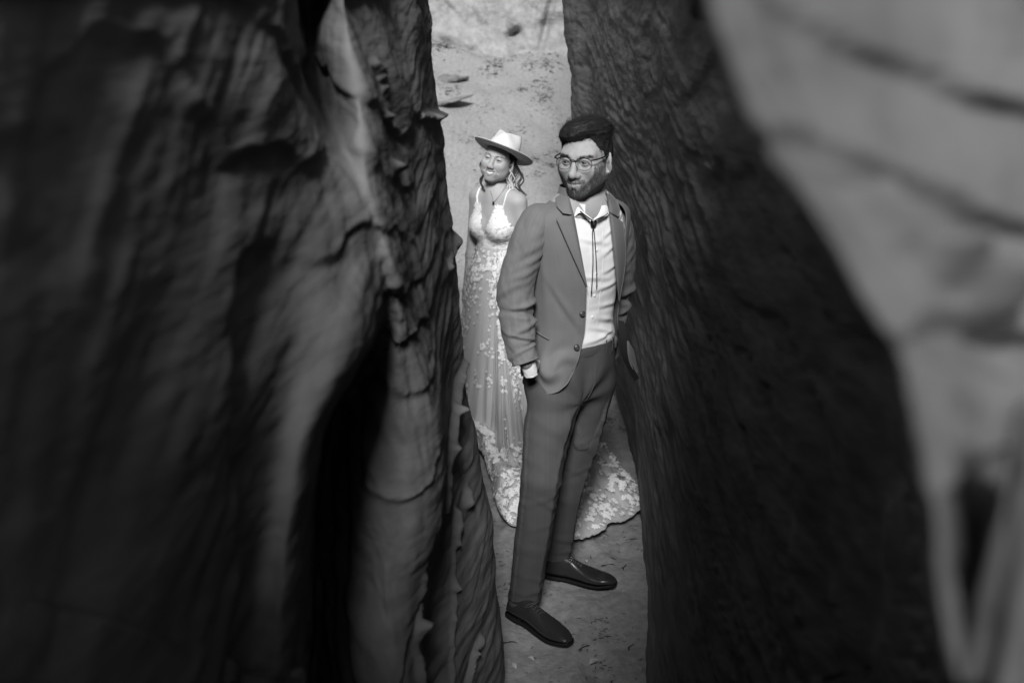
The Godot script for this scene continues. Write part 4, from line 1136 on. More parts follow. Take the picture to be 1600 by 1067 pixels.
func groom_shirt(man: Node3D):
	var shirt := Node3D.new()
	shirt.name = "shirt"
	man.add_child(shirt)
	shirt.position = g_center(1.2) - G_AT
	var nu := 160
	var nv := 150
	var v := PackedVector3Array()
	var t_low := g_t(1.035)
	var t_open := g_t(1.505)
	var g_low := g_t(1.44)
	var g_high := g_t(1.53)
	for j in nv:
		for i in nu:
			var th := TAU * i / nu - PI
			var t := lerpf(t_low, lerpf(t_open, 0.97, smoothstep(0.1, 0.9, absf(th))), float(j) / (nv - 1))
			var p := g_torso(t, th, -0.016 - 0.018 * smoothstep(g_low, g_high, t) * smoothstep(0.7, 1.1, absf(th)))
			var out := p - g_center(p.y)
			out.y = 0
			out = out.normalized()
			var h := p.y
			var d := 0.003 * n_mid.get_noise_3d(p.x * 9.0, p.y * 9.0, p.z * 9.0)
			# folds running in from the arm to the placket, and blousing over the waistband
			for f in [[1.46, 0.45, 0.9, 0.010, 0.0045], [1.40, 0.5, 0.75, 0.011, 0.005], [1.33, 0.45, 0.4, 0.009, 0.0035], [1.27, 0.35, 0.22, 0.010, 0.004], [1.20, 0.45, -0.1, 0.009, 0.004], [1.15, 0.5, -0.35, 0.010, 0.0055], [1.11, 0.4, -0.5, 0.009, 0.005], [1.085, 0.3, 0.3, 0.008, 0.004], [1.42, -0.02, -0.5, 0.010, 0.003], [1.30, -0.05, -0.3, 0.010, 0.003]]:
				var e: float = (h - f[0] - 0.11 * f[2] * (th - 0.25)) / f[3]
				d += f[4] * (bell(e) - 0.7 * bell(e + 1.6)) * bell((th - f[1]) / 0.34)
			d += 0.010 * bell((h - 1.075) / 0.03) - 0.012 * smoothstep(1.055, 1.035, h)
			d += 0.0022 * bell(th / 0.10)
			v.append(p + out * d)
	put(shirt, "shirt_body", sheet(v, nu, nv, true, true, 1.0, 0.6), M.shirt)
	# placket: two stitched edges down the front
	var s := Soup.new()
	for side in [-0.105, 0.10]:
		var run := []
		for j in 60:
			var t := lerpf(g_t(1.05), g_t(1.52), j / 59.0)
			run.append(g_torso(t, side, -0.0145))
		tube(s, run, 0.0009, 5)
	put_soup(shirt, "placket", s, M.shirt)
	for h in [1.085, 1.165, 1.245, 1.325, 1.405]:
		var b := Soup.new()
		var at := g_torso(g_t(h), -0.01, -0.0125)
		lump(b, at, Vector3(0.0052, 0.0052, 0.0018), Basis(Vector3.UP, atan2(g_front.x, g_front.z)), 12, 5)
		put_soup(shirt, "button", b, M.shirt)
	# collar leaves and band
	for leaf in [[[Vector3(0.1787, 1.604, -3.345), Vector3(0.1878, 1.588, -3.31), Vector3(0.2056, 1.564, -3.278), Vector3(0.2302, 1.542, -3.258), Vector3(0.2663, 1.513, -3.252)], [Vector3(0.1704, 1.58, -3.345), Vector3(0.181, 1.549, -3.29), Vector3(0.2007, 1.519, -3.252), Vector3(0.2254, 1.535, -3.247), Vector3(0.2662, 1.507, -3.248)]],
			[[Vector3(0.3085, 1.595, -3.4), Vector3(0.3082, 1.576, -3.365), Vector3(0.3, 1.545, -3.31), Vector3(0.2845, 1.522, -3.27), Vector3(0.2684, 1.513, -3.252)], [Vector3(0.3277, 1.579, -3.39), Vector3(0.3294, 1.546, -3.35), Vector3(0.3215, 1.518, -3.302), Vector3(0.2882, 1.515, -3.262), Vector3(0.2683, 1.507, -3.248)]]]:
		var lv := PackedVector3Array()
		for j in 30:
			for i in 9:
				var k := i / 8.0
				lv.append(along(leaf[0], j / 29.0).lerp(along(leaf[1], j / 29.0), k) + g_front * 0.005 * sin(k * PI))
		var o := put(shirt, "collar_leaf", sheet(lv, 9, 30, false, false), M.shirt)
		var es := Soup.new()
		var run := []
		for j in 30:
			run.append(lv[j * 9 + 8])
		tube(es, run, 0.0014, 5)
		put_soup(o, "edge", es, M.shirt)
	var bv := PackedVector3Array()
	for j in 6:
		for i in 50:
			var a := lerpf(0.55, TAU - 0.55, i / 49.0)
			var c := g_center(1.56) + g_front * 0.008
			bv.append(c + g_left * sin(a) * 0.067 + g_front * cos(a) * 0.069 + Vector3.UP * (lerpf(-0.02, 0.022, j / 5.0) - 0.026 * (0.5 + 0.5 * cos(a))))
	put(shirt, "collar_band", sheet(bv, 50, 6, false, false), M.shirt)
	# white cuff at the pocket
	var line := [Vector3(0.03473, 1.061, -3.197), Vector3(0.05444, 1.022, -3.196), Vector3(0.06571, 0.9818, -3.204)]
	var sv := limb_cloth(line, [0.034, 0.027, 0.023], 32, 20, [], 0.002, 0.75)
	put(shirt, "cuff", sheet(sv, 32, 20, true, true), M.shirt)
	# bolo tie
	var bolo := Node3D.new()
	bolo.name = "bolo_tie"
	man.add_child(bolo)
	bolo.position = g_center(1.45) - G_AT
	var at := g_on(Vector3(0.2708, 1.496, -3.25), -0.004)
	var nrm := (g_front + Vector3.UP * 0.15).normalized()
	var bas := Basis(nrm.cross(Vector3.UP).normalized() * -1.0, Vector3.UP, nrm).orthonormalized()
	s = Soup.new()
	lump(s, at, Vector3(0.0115, 0.0165, 0.004), bas, 24, 8)
	var oval := []
	for k in 33:
		oval.append(at + bas * Vector3(cos(TAU * k / 32) * 0.0118, sin(TAU * k / 32) * 0.0168, 0.001))
	var slide := put_soup(bolo, "slide", s, M.black)
	s = Soup.new()
	tube(s, oval, 0.0014, 6)
	put_soup(slide, "rim", s, M.horn)
	s = Soup.new()
	lump(s, at + bas * Vector3(0, 0.001, 0.0035), Vector3(0.0045, 0.0065, 0.0022), bas, 14, 6)
	put_soup(slide, "stone", s, M.silver)
	var ends := [[Vector3(0.2677, 1.464, -3.24), Vector3(0.2712, 1.368, -3.24), Vector3(0.2701, 1.282, -3.24), Vector3(0.2696, 1.262, -3.24)], [Vector3(0.274, 1.464, -3.24), Vector3(0.2829, 1.368, -3.24), Vector3(0.2868, 1.302, -3.24), Vector3(0.2874, 1.282, -3.24)]]
	for e in ends:
		var run := [at + bas * Vector3(0, -0.012, -0.001)]
		for k in 21:
			run.append(g_on(along(e, k / 20.0), -0.0085))
		put(bolo, "cord", tube_mesh(run.slice(0, 19), 0.0018, 6), M.cord)
		var tip := [run[-4], run[-3], run[-2], run[-1], run[-1] + Vector3(0, -0.012, 0)]
		put(bolo, "tip", tube_mesh(tip, [0.0022, 0.003, 0.0024, 0.003, 0.0012], 8), M.silver)
	for e in [[Vector3(0.2655, 1.511, -3.24), Vector3(0.2463, 1.523, -3.242), Vector3(0.2273, 1.538, -3.245), Vector3(0.2237, 1.538, -3.255)], [Vector3(0.2739, 1.511, -3.24), Vector3(0.2877, 1.514, -3.255), Vector3(0.3093, 1.517, -3.285), Vector3(0.3216, 1.522, -3.305)]]:
		put(bolo, "cord", tube_mesh(smooth_path(e, 12), 0.0018, 6), M.cord)

func groom_trousers(man: Node3D):
	var f := Field.new()
	var turn := Basis(Vector3.UP, deg_to_rad(33.0))
	var hip := Vector3(0.218, 0.955, -3.388)
	f.egg(hip, Vector3(0.168, 0.16, 0.122), 0.04, turn)
	f.egg(hip + Vector3(0, 0.10, 0), Vector3(0.158, 0.13, 0.114), 0.04, turn)
	var rh := hip - g_left * 0.085 + Vector3(0, -0.08, 0)
	var rk: Vector3 = Vector3(0.1047, 0.5855, -3.215)
	var ra: Vector3 = Vector3(0.04821, 0.05807, -3.262)
	var rm: Vector3 = Vector3(0.1345, 0.7698, -3.28)
	f.cone(rh, rm, 0.099, 0.088, 0.05)
	f.cone(rm, rk, 0.088, 0.073, 0.008)
	f.cone(rk, rk.lerp(ra, 0.5), 0.073, 0.068, 0.008)
	f.cone(rk.lerp(ra, 0.5), ra, 0.068, 0.062, 0.008)
	var lh := hip + g_left * 0.085 + Vector3(0, -0.08, 0)
	var lm: Vector3 = Vector3(0.2592, 0.6558, -3.44)
	var lk: Vector3 = Vector3(0.2076, 0.4045, -3.475)
	var la: Vector3 = Vector3(0.1769, 0.02531, -3.565)
	f.cone(lh, lm, 0.094, 0.076, 0.03)
	f.cone(lm, lk, 0.077, 0.064, 0.008)
	f.cone(lk, lk.lerp(la, 0.5), 0.064, 0.058, 0.008)
	f.cone(lk.lerp(la, 0.5), la, 0.058, 0.053, 0.008)
	var d := f.net(Vector3(-0.08, 0.02, -3.68), Vector3(0.46, 1.10, -3.08), 0.0065)
	d = keep(d, func(p): return p.y > 0.075 + 0.25 * (p.z + 3.262) * 0.0 and p.y < 1.062)
	# pressed creases, drag lines at the fork, breaks over the knee and the shoe
	var V: PackedVector3Array = d.v
	for i in V.size():
		var p := V[i]
		var n: Vector3 = d.n[i]
		var o := 0.004 * n_mid.get_noise_3d(p.x * 6.0, p.y * 5.0, p.z * 6.0)
		var fork := Vector3(0.235, 0.845, -3.30)
		var q := p - fork
		var rr := Vector2(q.dot(g_left), q.y).length()
		var an := atan2(q.y, q.dot(g_left))
		o += 0.006 * sin(an * 7.0 + 0.6) * bell((rr - 0.12) / 0.09) * smoothstep(-3.42, -3.28, p.z)
		var on_right := p.z > -3.36 + (p.y - 0.5) * -0.06
		if p.y < 0.86:
			var t := 0.0
			var c := Vector3.ZERO
			var a := rh if on_right else lh
			var k := rk if on_right else lk
			var e := ra if on_right else la
			if p.y > k.y:
				c = a.lerp(k, (a.y - p.y) / (a.y - k.y))
			else:
				c = k.lerp(e, minf(1.0, (k.y - p.y) / (k.y - e.y)))
			var w := p - c
			var fr := Vector3(0.60, 0, 0.80) if on_right else Vector3(0.72, 0, 0.69)
			var side := w.dot(fr.cross(Vector3.UP))
			if w.dot(fr) > 0:
				o += (0.011 * exp(-absf(side) / 0.018) - 0.004) * smoothstep(0.86, 0.76, p.y)
			for g in [[0.74, 0.7, 0.004], [0.69, 0.55, 0.003], [0.605, 0.8, 0.004], [0.55, -0.6, 0.003], [0.50, 0.65, 0.004], [0.43, -0.5, 0.002], [0.185, 0.3, 0.003], [0.135, -0.25, 0.005]]:
				var y: float = (p.y - g[0] - g[1] * side + 0.012 * n_mid.get_noise_3d(p.x * 9.0, 1.0, p.z * 9.0)) / 0.013
				o += 0.85 * g[2] * (bell(y) - 0.6 * bell(y + 1.7)) * (0.35 + 0.65 * bell((side + 0.03) / 0.045))
		V[i] = p + n * o
	d.v = V
	d.n = normals_of(V, d.i)
	var tr := put(man, "trousers", to_mesh(d.v, d.n, d.i), M.trousers)
	# turned hems
	for h in [[ra, 0.0635], [la, 0.0545]]:
		var hv := PackedVector3Array()
		for j in 6:
			for i in 40:
				var a := TAU * i / 40
				var rr: float = h[1] + 0.0015 * sin(a * 3.0) - (0.004 if j == 0 else 0.0)
				var c: Vector3 = h[0]
				hv.append(Vector3(c.x, 0.0, c.z) + Vector3(cos(a) * rr, lerpf(0.066, 0.095, j / 5.0) + 0.02 * -cos(a - 2.2), sin(a) * rr))
		put(tr, "hem", sheet(hv, 40, 6, true, true), M.trousers)
	# waistband with a tab and loops
	var wv := PackedVector3Array()
	for j in 7:
		for i in 80:
			var a := TAU * i / 80
			var k := j / 6.0
			var c := Vector3(0.219, lerpf(1.022, 1.066, k), -3.387)
			var gr := 0.004 * sin(k * PI)
			wv.append(c + turn * Vector3(sin(a) * (0.158 - 0.006 * k + gr), 0.0, cos(a) * (0.117 - 0.005 * k + gr)))
	put(tr, "waistband", sheet(wv, 80, 7, true, true), M.trousers)
	var s := Soup.new()
	var fly := []
	for k in 20:
		var y := lerpf(1.02, 0.865, k / 19.0)
		var x := lerpf(0.02, 0.004, k / 19.0) + (0.0 if k < 13 else -0.012 * (k - 12) / 7.0)
		var b := 0.1215 * sqrt(maxf(0.05, 1.0 - pow((y - 0.955) / 0.175, 2.0)))
		fly.append(Vector3(hip.x, y, hip.z) + g_left * x + g_front * (b + 0.0035))
	tube(s, fly, 0.0022, 6)
	put_soup(tr, "fly", s, M.trousers)
	for x in [-0.085, 0.062, 0.105]:
		s = Soup.new()
		var c: Vector3 = Vector3(0.219, 0, -3.387) + g_left * x + g_front * (0.119 * sqrt(1.0 - pow(x / 0.16, 2.0)) + 0.003)
		tube(s, [c + Vector3(0, 1.015, 0), c + Vector3(0, 1.045, 0) + g_front * 0.003, c + Vector3(0, 1.068, 0)], 0.0045, 6, Color.WHITE, 0.5)
		put_soup(tr, "belt_loop", s, M.trousers)

func groom_shoe(man: Node3D, heel: Vector3, toe: Vector3, length: float):
	var shoe := Node3D.new()
	shoe.name = "shoe"
	man.add_child(shoe, true)
	var dir := (toe - heel)
	dir.y = 0
	dir = dir.normalized()
	var x := Transform3D(Basis(Vector3.UP.cross(dir), Vector3.UP, dir), Vector3(heel.x, 0.0, heel.z))
	shoe.position = x.origin - G_AT
	var width := [[0.0, 0.020], [0.04, 0.030], [0.15, 0.034], [0.35, 0.034], [0.55, 0.043], [0.68, 0.046], [0.82, 0.041], [0.93, 0.029], [1.0, 0.019]]
	var top := [[0.0, 0.070], [0.08, 0.088], [0.25, 0.100], [0.38, 0.094], [0.50, 0.076], [0.62, 0.060], [0.75, 0.050], [0.88, 0.043], [1.0, 0.030]]
	var nu := 40
	var nv := 56
	var v := PackedVector3Array()
	for j in nv:
		var t := float(j) / (nv - 1)
		var s := 0.5 - 0.5 * cos(t * PI)
		s = lerpf(t, s, 0.7)
		var w: float = keyed(width, s)
		var h: float = keyed(top, s)
		var endcap := sqrt(clampf(minf(s / 0.03, (1.0 - s) / 0.025), 0.0, 1.0))
		for i in nu:
			var a := TAU * i / nu
			var cx := signf(cos(a)) * pow(absf(cos(a)), 0.75)
			var sy := sin(a)
			var y := 0.012 + (h - 0.012) * (0.5 + 0.5 * signf(sy) * pow(absf(sy), 0.8))
			var taper := lerpf(1.0, 0.62, smoothstep(0.25, 1.0, (y - 0.012) / (h - 0.012)) * smoothstep(0.75, 0.3, s))
			var px := cx * w * taper * (0.35 + 0.65 * endcap)
			# toe spring, bend wrinkles
			y += 0.010 * smoothstep(0.72, 1.0, s)
			y += 0.0012 * sin((s - 0.52) * 150.0) * bell((s - 0.58) / 0.05) * maxf(sy, 0.0)
			v.append(x * Vector3(px + 0.006 * bell((s - 0.6) / 0.3), y if endcap > 0.2 else lerpf(0.03, y, endcap * 5.0), s * length))
	put(shoe, "upper", sheet(v, nu, nv, true, true), M.shoe)
	# sole and heel block
	var so := Soup.new()
	var sv := PackedVector3Array()
	var outline := []
	for k in 41:
		outline.append([k / 40.0, 1])
	for k in range(40, -1, -1):
		outline.append([k / 40.0, -1])
	for j in 4:
		for o in outline:
			var s: float = o[0]
			var w: float = keyed(width, s) + (0.0035 if j in [1, 2] else 0.0)
			var lift := 0.012 * smoothstep(0.72, 1.0, s)
			var low := 0.002 if s < 0.27 else 0.006
			var y: float = [low, low, 0.015, 0.016][j] + lift
			sv.append(x * Vector3(o[1] * w * (0.55 + 0.45 * sqrt(clampf(minf(s / 0.03, (1.0 - s) / 0.02), 0.0, 1.0))) + 0.006 * bell((s - 0.6) / 0.3), y, lerpf(-0.003, length + 0.003, s)))
	var idx := sheet_index(82, 4, true, true)
	var n := normals_of(sv, idx)
	for k in 40:
		idx.append_array([k, 81 - k, k + 1, k + 1, 81 - k, 80 - k])
	so.join(sv, n, idx)
	put_soup(shoe, "sole", so, M.sole)
	var hb := Soup.new()
	var hp := PackedVector3Array()
	for j in 2:
		for k in 24:
			var a := TAU * k / 24
			hp.append(x * Vector3(cos(a) * 0.032, 0.0 if j == 0 else 0.012, 0.036 + sin(a) * 0.038))
	var hi := sheet_index(24, 2, true, true)
	hb.join(hp, normals_of(hp, hi), hi)
	put_soup(shoe, "heel", hb, M.sole)
	# seam of the facing, laces and a bow
	var top_at := func(s: float, lx: float) -> Vector3:
		var h: float = keyed(top, s)
		var w: float = keyed(width, s) * 0.72
		return x * Vector3(lx + 0.006 * bell((s - 0.6) / 0.3), h - (h - 0.02) * 0.42 * pow(absf(lx) / w, 2.2) + 0.002, s * length)
	for side in [-1, 1]:
		var seam := []
		for k in 16:
			var t := k / 15.0
			seam.append(top_at.call(lerpf(0.56, 0.30, t * t), side * lerpf(0.006, 0.034, sqrt(t))))
		put(shoe, "seam", tube_mesh(seam, 0.0013, 5), M.shoe)
		var facing := []
		for k in 8:
			facing.append(top_at.call(lerpf(0.54, 0.36, k / 7.0), side * 0.0085))
		put(shoe, "facing", tube_mesh(facing, 0.0022, 5), M.shoe)
	for k in 4:
		var s := 0.40 + 0.04 * k
		put(shoe, "lace", tube_mesh([top_at.call(s, -0.013), top_at.call(s + 0.004, -0.004) + Vector3(0, 0.0025, 0), top_at.call(s + 0.008, 0.004) + Vector3(0, 0.0025, 0), top_at.call(s + 0.012, 0.013)], 0.0016, 5), M.lace_string)
	for side in [-1, 1]:
		var c: Vector3 = top_at.call(0.40, 0.0) + Vector3(0, 0.003, 0)
		var loop := []
		for k in 13:
			var a := PI * 2 * k / 12
			loop.append(c + x.basis * Vector3(side * (0.017 - 0.017 * cos(a)), -0.006 * (1.0 - cos(a)) * 0.5, 0.006 * sin(a) - 0.004 * (1.0 - cos(a))))
		put(shoe, "lace", tube_mesh(loop, 0.0013, 5), M.lace_string)
		put(shoe, "lace", tube_mesh(smooth_path([c, top_at.call(0.42, side * 0.016), top_at.call(0.47, side * 0.030) + Vector3(0, 0.001, 0), top_at.call(0.53, side * 0.033)], 8), 0.0012, 5), M.lace_string)

# a head in its own axes: y up from eye level, z to the front, x to the person's left
func head_field(f: Field, o: Dictionary) -> void:
	var w: float = o.wide
	f.egg(Vector3(0, 0.034, -0.020), Vector3(0.076 * w, 0.084, 0.097), 0.02)
	f.egg(Vector3(0, -0.005, 0.012), Vector3(0.068 * w, 0.075, 0.078), 0.03)
	f.egg(Vector3(0, -0.052, 0.026), Vector3(0.050 * w, 0.058, 0.058), 0.03)
	f.cone(Vector3(0.052 * w, -0.060, 0.000), Vector3(0.016, -0.099, 0.062), 0.020 * o.jaw, 0.017 * o.jaw, 0.03)
	f.cone(Vector3(-0.052 * w, -0.060, 0.000), Vector3(-0.016, -0.099, 0.062), 0.020 * o.jaw, 0.017 * o.jaw, 0.03)
	f.egg(Vector3(0, -0.101, 0.068), Vector3(0.020, 0.015, 0.016) * o.jaw, 0.025)
	for s in [-1.0, 1.0]:
		f.egg(Vector3(s * 0.045 * w, -0.027 + o.smile * 0.004, 0.056 + o.smile * 0.004), Vector3(0.024, 0.020, 0.024), 0.03)
		f.cone(Vector3(s * 0.014, 0.019, 0.086), Vector3(s * 0.048 * w, 0.021, 0.064), 0.010 * o.brow, 0.009 * o.brow, 0.022)
	# sockets, lids
	for s in [-1.0, 1.0]:
		f.egg(Vector3(s * 0.032, -0.001, 0.096), Vector3(0.019, 0.0125, 0.016), 0.016, Basis(), 1)
	f.cone(Vector3(0, 0.010, 0.088), Vector3(0, -0.036, 0.1085 + o.nose), 0.0075, 0.0115, 0.014)
	f.ball(Vector3(0, -0.040, 0.108 + o.nose), 0.0115, 0.010)
	for s in [-1.0, 1.0]:
		f.egg(Vector3(s * 0.0135, -0.043, 0.098), Vector3(0.0085, 0.008, 0.011), 0.009)
		f.egg(Vector3(s * 0.0075, -0.0515, 0.106), Vector3(0.0035, 0.003, 0.005), 0.003, Basis(), 1)
		f.ball(Vector3(s * 0.032, -0.001, 0.0775), 0.0148, 0.006)
	var open: float = o.eye
	for s in [-1.0, 1.0]:
		f.egg(Vector3(s * 0.032, -0.0015, 0.095), Vector3(0.0125, open, 0.012), 0.003, Basis(Vector3.FORWARD, s * 0.05), 1)
	# mouth
	var ml: float = o.mouth
	f.egg(Vector3(0, -0.071, 0.084 - 0.006 * o.smile), Vector3(0.028 + 0.006 * o.smile, 0.020, 0.016), 0.02)
	if o.smile > 0.5:
		for s in [-1.0, 1.0]:
			f.egg(Vector3(s * 0.044, -0.058, 0.034), Vector3(0.026, 0.030, 0.030), 0.03)
		for s in [-1.0, 1.0]:
			f.cone(Vector3(0, -0.0655, 0.0955), Vector3(s * 0.029, -0.0595, 0.0765), 0.0034, 0.0020, 0.005)
			f.cone(Vector3(0, -0.0830, 0.0925), Vector3(s * 0.027, -0.0665, 0.0775), 0.0046, 0.0022, 0.005)
			f.cone(Vector3(s * 0.021, -0.042, 0.094), Vector3(s * 0.0385, -0.066, 0.076), 0.0026, 0.0024, 0.008, 1)
			f.egg(Vector3(s * 0.039, -0.034, 0.070), Vector3(0.017, 0.014, 0.013), 0.02)
		for s in [-1.0, 1.0]:
			f.cone(Vector3(0, -0.0745, 0.0975), Vector3(s * 0.0255, -0.0640, 0.0855), 0.0072, 0.0034, 0.002, 1)
	else:
		for s in [-1.0, 1.0]:
			f.cone(Vector3(0, -0.0655, 0.0985), Vector3(s * ml, -0.0675, 0.088), 0.0046, 0.0022, 0.008)
			f.cone(Vector3(0, -0.0765, 0.0965), Vector3(s * ml * 0.9, -0.0705, 0.087), 0.0058, 0.0024, 0.008)
			f.cone(Vector3(0, -0.0708, 0.1055), Vector3(s * ml * 1.05, -0.0695, 0.093), 0.0022, 0.0018, 0.003, 1)
	# ears, and the flat of the cheek below them
	for s in [-1.0, 1.0]:
		f.egg(Vector3(s * 0.046 * w, -0.050, 0.018), Vector3(0.022, 0.034, 0.036), 0.03)
		var eb := Basis(Vector3.UP, s * 0.62) * Basis(Vector3.RIGHT, -0.18)
		var ec := Vector3(s * 0.083 * w, -0.012, -0.014)
		f.egg(ec, Vector3(0.0095, 0.034, 0.021), 0.006, eb)
		f.egg(ec + Vector3(s * 0.0085, 0.003, 0.003), Vector3(0.0085, 0.021, 0.0120), 0.003, eb, 1)
		f.cone(ec + Vector3(s * 0.003, 0.014, -0.004), ec + Vector3(s * 0.003, -0.006, -0.004), 0.0030, 0.0030, 0.004)
		f.egg(ec + Vector3(0, -0.030, 0.006), Vector3(0.006, 0.0085, 0.0075), 0.006)
	# neck
	f.cone(Vector3(0, -0.050, -0.030), Vector3(0, -0.19, -0.048) + o.lean, o.neck, o.neck * o.get("thin", 1.06), 0.03)
	f.cone(Vector3(0, -0.105, 0.012) + o.lean * 0.3, Vector3(0, -0.19, -0.01) + o.lean, o.neck * 0.42, o.neck * 0.5 * o.get("thin", 1.0), 0.03)

func eyes(parent: Node3D, x: Transform3D, gaze: Vector3, iris: float, r := 0.0132) -> void:
	for s in [-1.0, 1.0]:
		var soup := Soup.new()
		var nv := 20
		var nu := 24
		var z := gaze.normalized()
		var b := Basis(Vector3.UP.cross(z).normalized(), z.cross(Vector3.UP.cross(z)).normalized(), z)
		var v := PackedVector3Array()
		var n := PackedVector3Array()
		var cc := PackedColorArray()
		for j in nv + 1:
			for i in nu:
				var e := PI * j / nv
				var a := TAU * i / nu
				var q := Vector3(sin(e) * cos(a), sin(e) * sin(a), cos(e))
				v.append(x * (Vector3(s * 0.032, -0.001, 0.0775) + b * q * r))
				n.append((x.basis * (b * q)).normalized())
				var deg := rad_to_deg(e)
				var t := 0.008 if deg < 11.0 else (iris if deg < 36.0 else 0.16)
				cc.append(Color(t, t, t))
		soup.v = v
		soup.n = n
		soup.i = sheet_index(nu, nv + 1, true, true)
		soup.c = cc
		put_soup(parent, "eye", soup, M.eye)

func groom_head(man: Node3D):
	var x := Transform3D(Basis(Vector3.UP, deg_to_rad(-25.0)) * Basis(Vector3.RIGHT, deg_to_rad(2.0)), Vector3(0.2424, 1.702, -3.335))
	var f := Field.new()
	head_field(f, {"wide": 0.99, "jaw": 1.05, "smile": 0.0, "brow": 1.05, "nose": 0.002, "eye": 0.0031, "mouth": 0.021, "neck": 0.056, "lean": Vector3(0, 0, 0.0)})
	var d := f.net(Vector3(-0.10, -0.20, -0.13), Vector3(0.10, 0.135, 0.14), 0.0028)
	var beard := func(p: Vector3) -> float:
		if p.z < -0.02 or p.y > -0.004 or (absf(p.x) > 0.0735 and p.z < 0.004):
			return 0.0
		var ax := absf(p.x)
		if p.y < -0.122:
			return 0.0
		var cheek := -0.060 + 0.95 * maxf(0.0, ax - 0.032) - 0.08 * p.z
		if ax > 0.060:
			cheek = maxf(cheek, -0.005)
		var m := smoothstep(0.006, -0.012, p.y - cheek) * lerpf(1.0, 0.55, smoothstep(0.045, 0.065, ax))
		if ax < 0.034 and p.y > -0.066 and p.y < -0.050 and p.z > 0.07:
			m = maxf(m, smoothstep(-0.050, -0.056, p.y) * 0.85 * smoothstep(0.036, 0.026, ax))
		if ax < 0.0215 and p.y > -0.080 and p.y < -0.0635 and p.z > 0.075:
			m = 0.0
		if ax < 0.018 and p.y > -0.0665 and p.y < -0.05 and p.z > 0.1:
			m *= 0.8
		if ax > 0.008 and ax < 0.020 and p.y < -0.079 and p.y > -0.088:
			m *= 0.35
		return m
	var c := PackedColorArray()
	for p in d.v:
		var t := 0.36 * (1.0 + 0.10 * n_mid.get_noise_3d(p.x * 60.0, p.y * 60.0, p.z * 60.0))
		var lip := bell((p.y + 0.0705) / 0.0075) * smoothstep(0.024, 0.018, absf(p.x)) * smoothstep(0.075, 0.085, p.z)
		t *= 1.0 - 0.28 * lip
		t *= 1.0 - 0.25 * beard.call(p)
		c.append(Color(t, t, t))
	var w := moved(d, x)
	var soup := Soup.new()
	soup.v = w.v
	soup.n = w.n
	soup.i = w.i
	soup.c = c
	# the rest of the body, under the clothes
	var b := Field.new()
	for k in [[1.52, 0.09, 0.05], [1.42, 0.10, 0.05], [1.28, 0.09, 0.05], [1.12, 0.085, 0.05], [0.95, 0.09, 0.05]]:
		b.cone(g_center(k[0]) - g_left * 0.055, g_center(k[0]) + g_left * 0.055, k[1] * 0.8, k[1] * 0.8, 0.06)
	b.cone(g_center(1.50), x * Vector3(0, -0.11, -0.035), 0.06, 0.055, 0.03)
	var arm := [Vector3(0.1109, 1.487, -3.275), Vector3(0.0173, 1.219, -3.235), Vector3(0.04778, 1.033, -3.19)]
	b.cone(arm[0], Vector3(0.04279, 1.371, -3.248), 0.030, 0.034, 0.03)
	b.cone(Vector3(0.04279, 1.371, -3.248), arm[1], 0.034, 0.031, 0.03)
	b.cone(arm[1], arm[2], 0.031, 0.020, 0.03)
	var arm2 := [Vector3(0.3458, 1.471, -3.43), Vector3(0.3848, 1.169, -3.52), Vector3(0.3416, 0.9964, -3.48)]
	b.cone(arm2[0], arm2[1], 0.030, 0.030, 0.03)
	b.cone(arm2[1], arm2[2], 0.030, 0.024, 0.03)
	for h in [[arm[2], Vector3(0.42, -0.52, -0.95)], [arm2[2], Vector3(-0.25, -0.6, 0.5)]]:
		var at: Vector3 = h[0]
		var dn: Vector3 = h[1].normalized()
		var across := dn.cross(Vector3(0, 0, 1)).normalized()
		b.cone(at, at + dn * 0.075, 0.021, 0.024, 0.02)
		for q in 4:
			var kn: Vector3 = at + dn * 0.085 + across * (q - 1.5) * 0.019
			b.cone(kn, kn + dn * (0.07 - 0.008 * absf(q - 1.4)), 0.009, 0.0075, 0.004)
		b.cone(at + dn * 0.03 + across * 0.03, at + dn * 0.085 + across * 0.055, 0.011, 0.008, 0.008)
	var thigh := [Vector3(0.15, 0.88, -3.34), Vector3(0.1047, 0.5855, -3.215), Vector3(0.04828, 0.03864, -3.262), Vector3(0.29, 0.88, -3.43), Vector3(0.2076, 0.4045, -3.475), Vector3(0.1773, 0.001623, -3.565)]
	for k in [0, 3]:
		b.cone(thigh[k], thigh[k + 1], 0.07, 0.045, 0.03)
		b.cone(thigh[k + 1], thigh[k + 2], 0.045, 0.03, 0.03)
	var bd := b.net(Vector3(-0.12, 0.0, -3.68), Vector3(0.5, 1.64, -3.06), 0.011)
	soup.join(bd.v, bd.n, bd.i, Color(0.36, 0.36, 0.36))
	put_soup(man, "body", soup, M.skin)
	eyes(man, x, Vector3(-0.5, 0.02, 1.0), 0.03)
	# hair: a combed mass over the skull, then single hairs
	var hairline := func(p: Vector3) -> float:
		# above 0 where hair grows
		var front := 0.062 + 0.010 * smoothstep(-0.05, 0.05, p.x) - 0.30 * maxf(0.0, absf(p.x) - 0.046)
		var side := -0.002 - 0.10 * maxf(0.0, 0.02 - p.z)
		var edge := lerpf(side, front, smoothstep(0.020, 0.062, p.z))
		if p.z < -0.03:
			edge = lerpf(-0.055, side, smoothstep(-0.075, -0.03, p.z))
		return p.y - edge
	var hf := Field.new()
	hf.egg(Vector3(0, 0.036, -0.021), Vector3(0.0785, 0.086, 0.0985), 0.02)
	hf.egg(Vector3(0, 0.000, -0.030), Vector3(0.076, 0.075, 0.090), 0.02)
	hf.egg(Vector3(-0.012, 0.088, 0.026), Vector3(0.058, 0.036, 0.060), 0.03, Basis(Vector3.BACK, 0.22))
	hf.egg(Vector3(0.012, 0.094, -0.03), Vector3(0.058, 0.030, 0.070), 0.03)
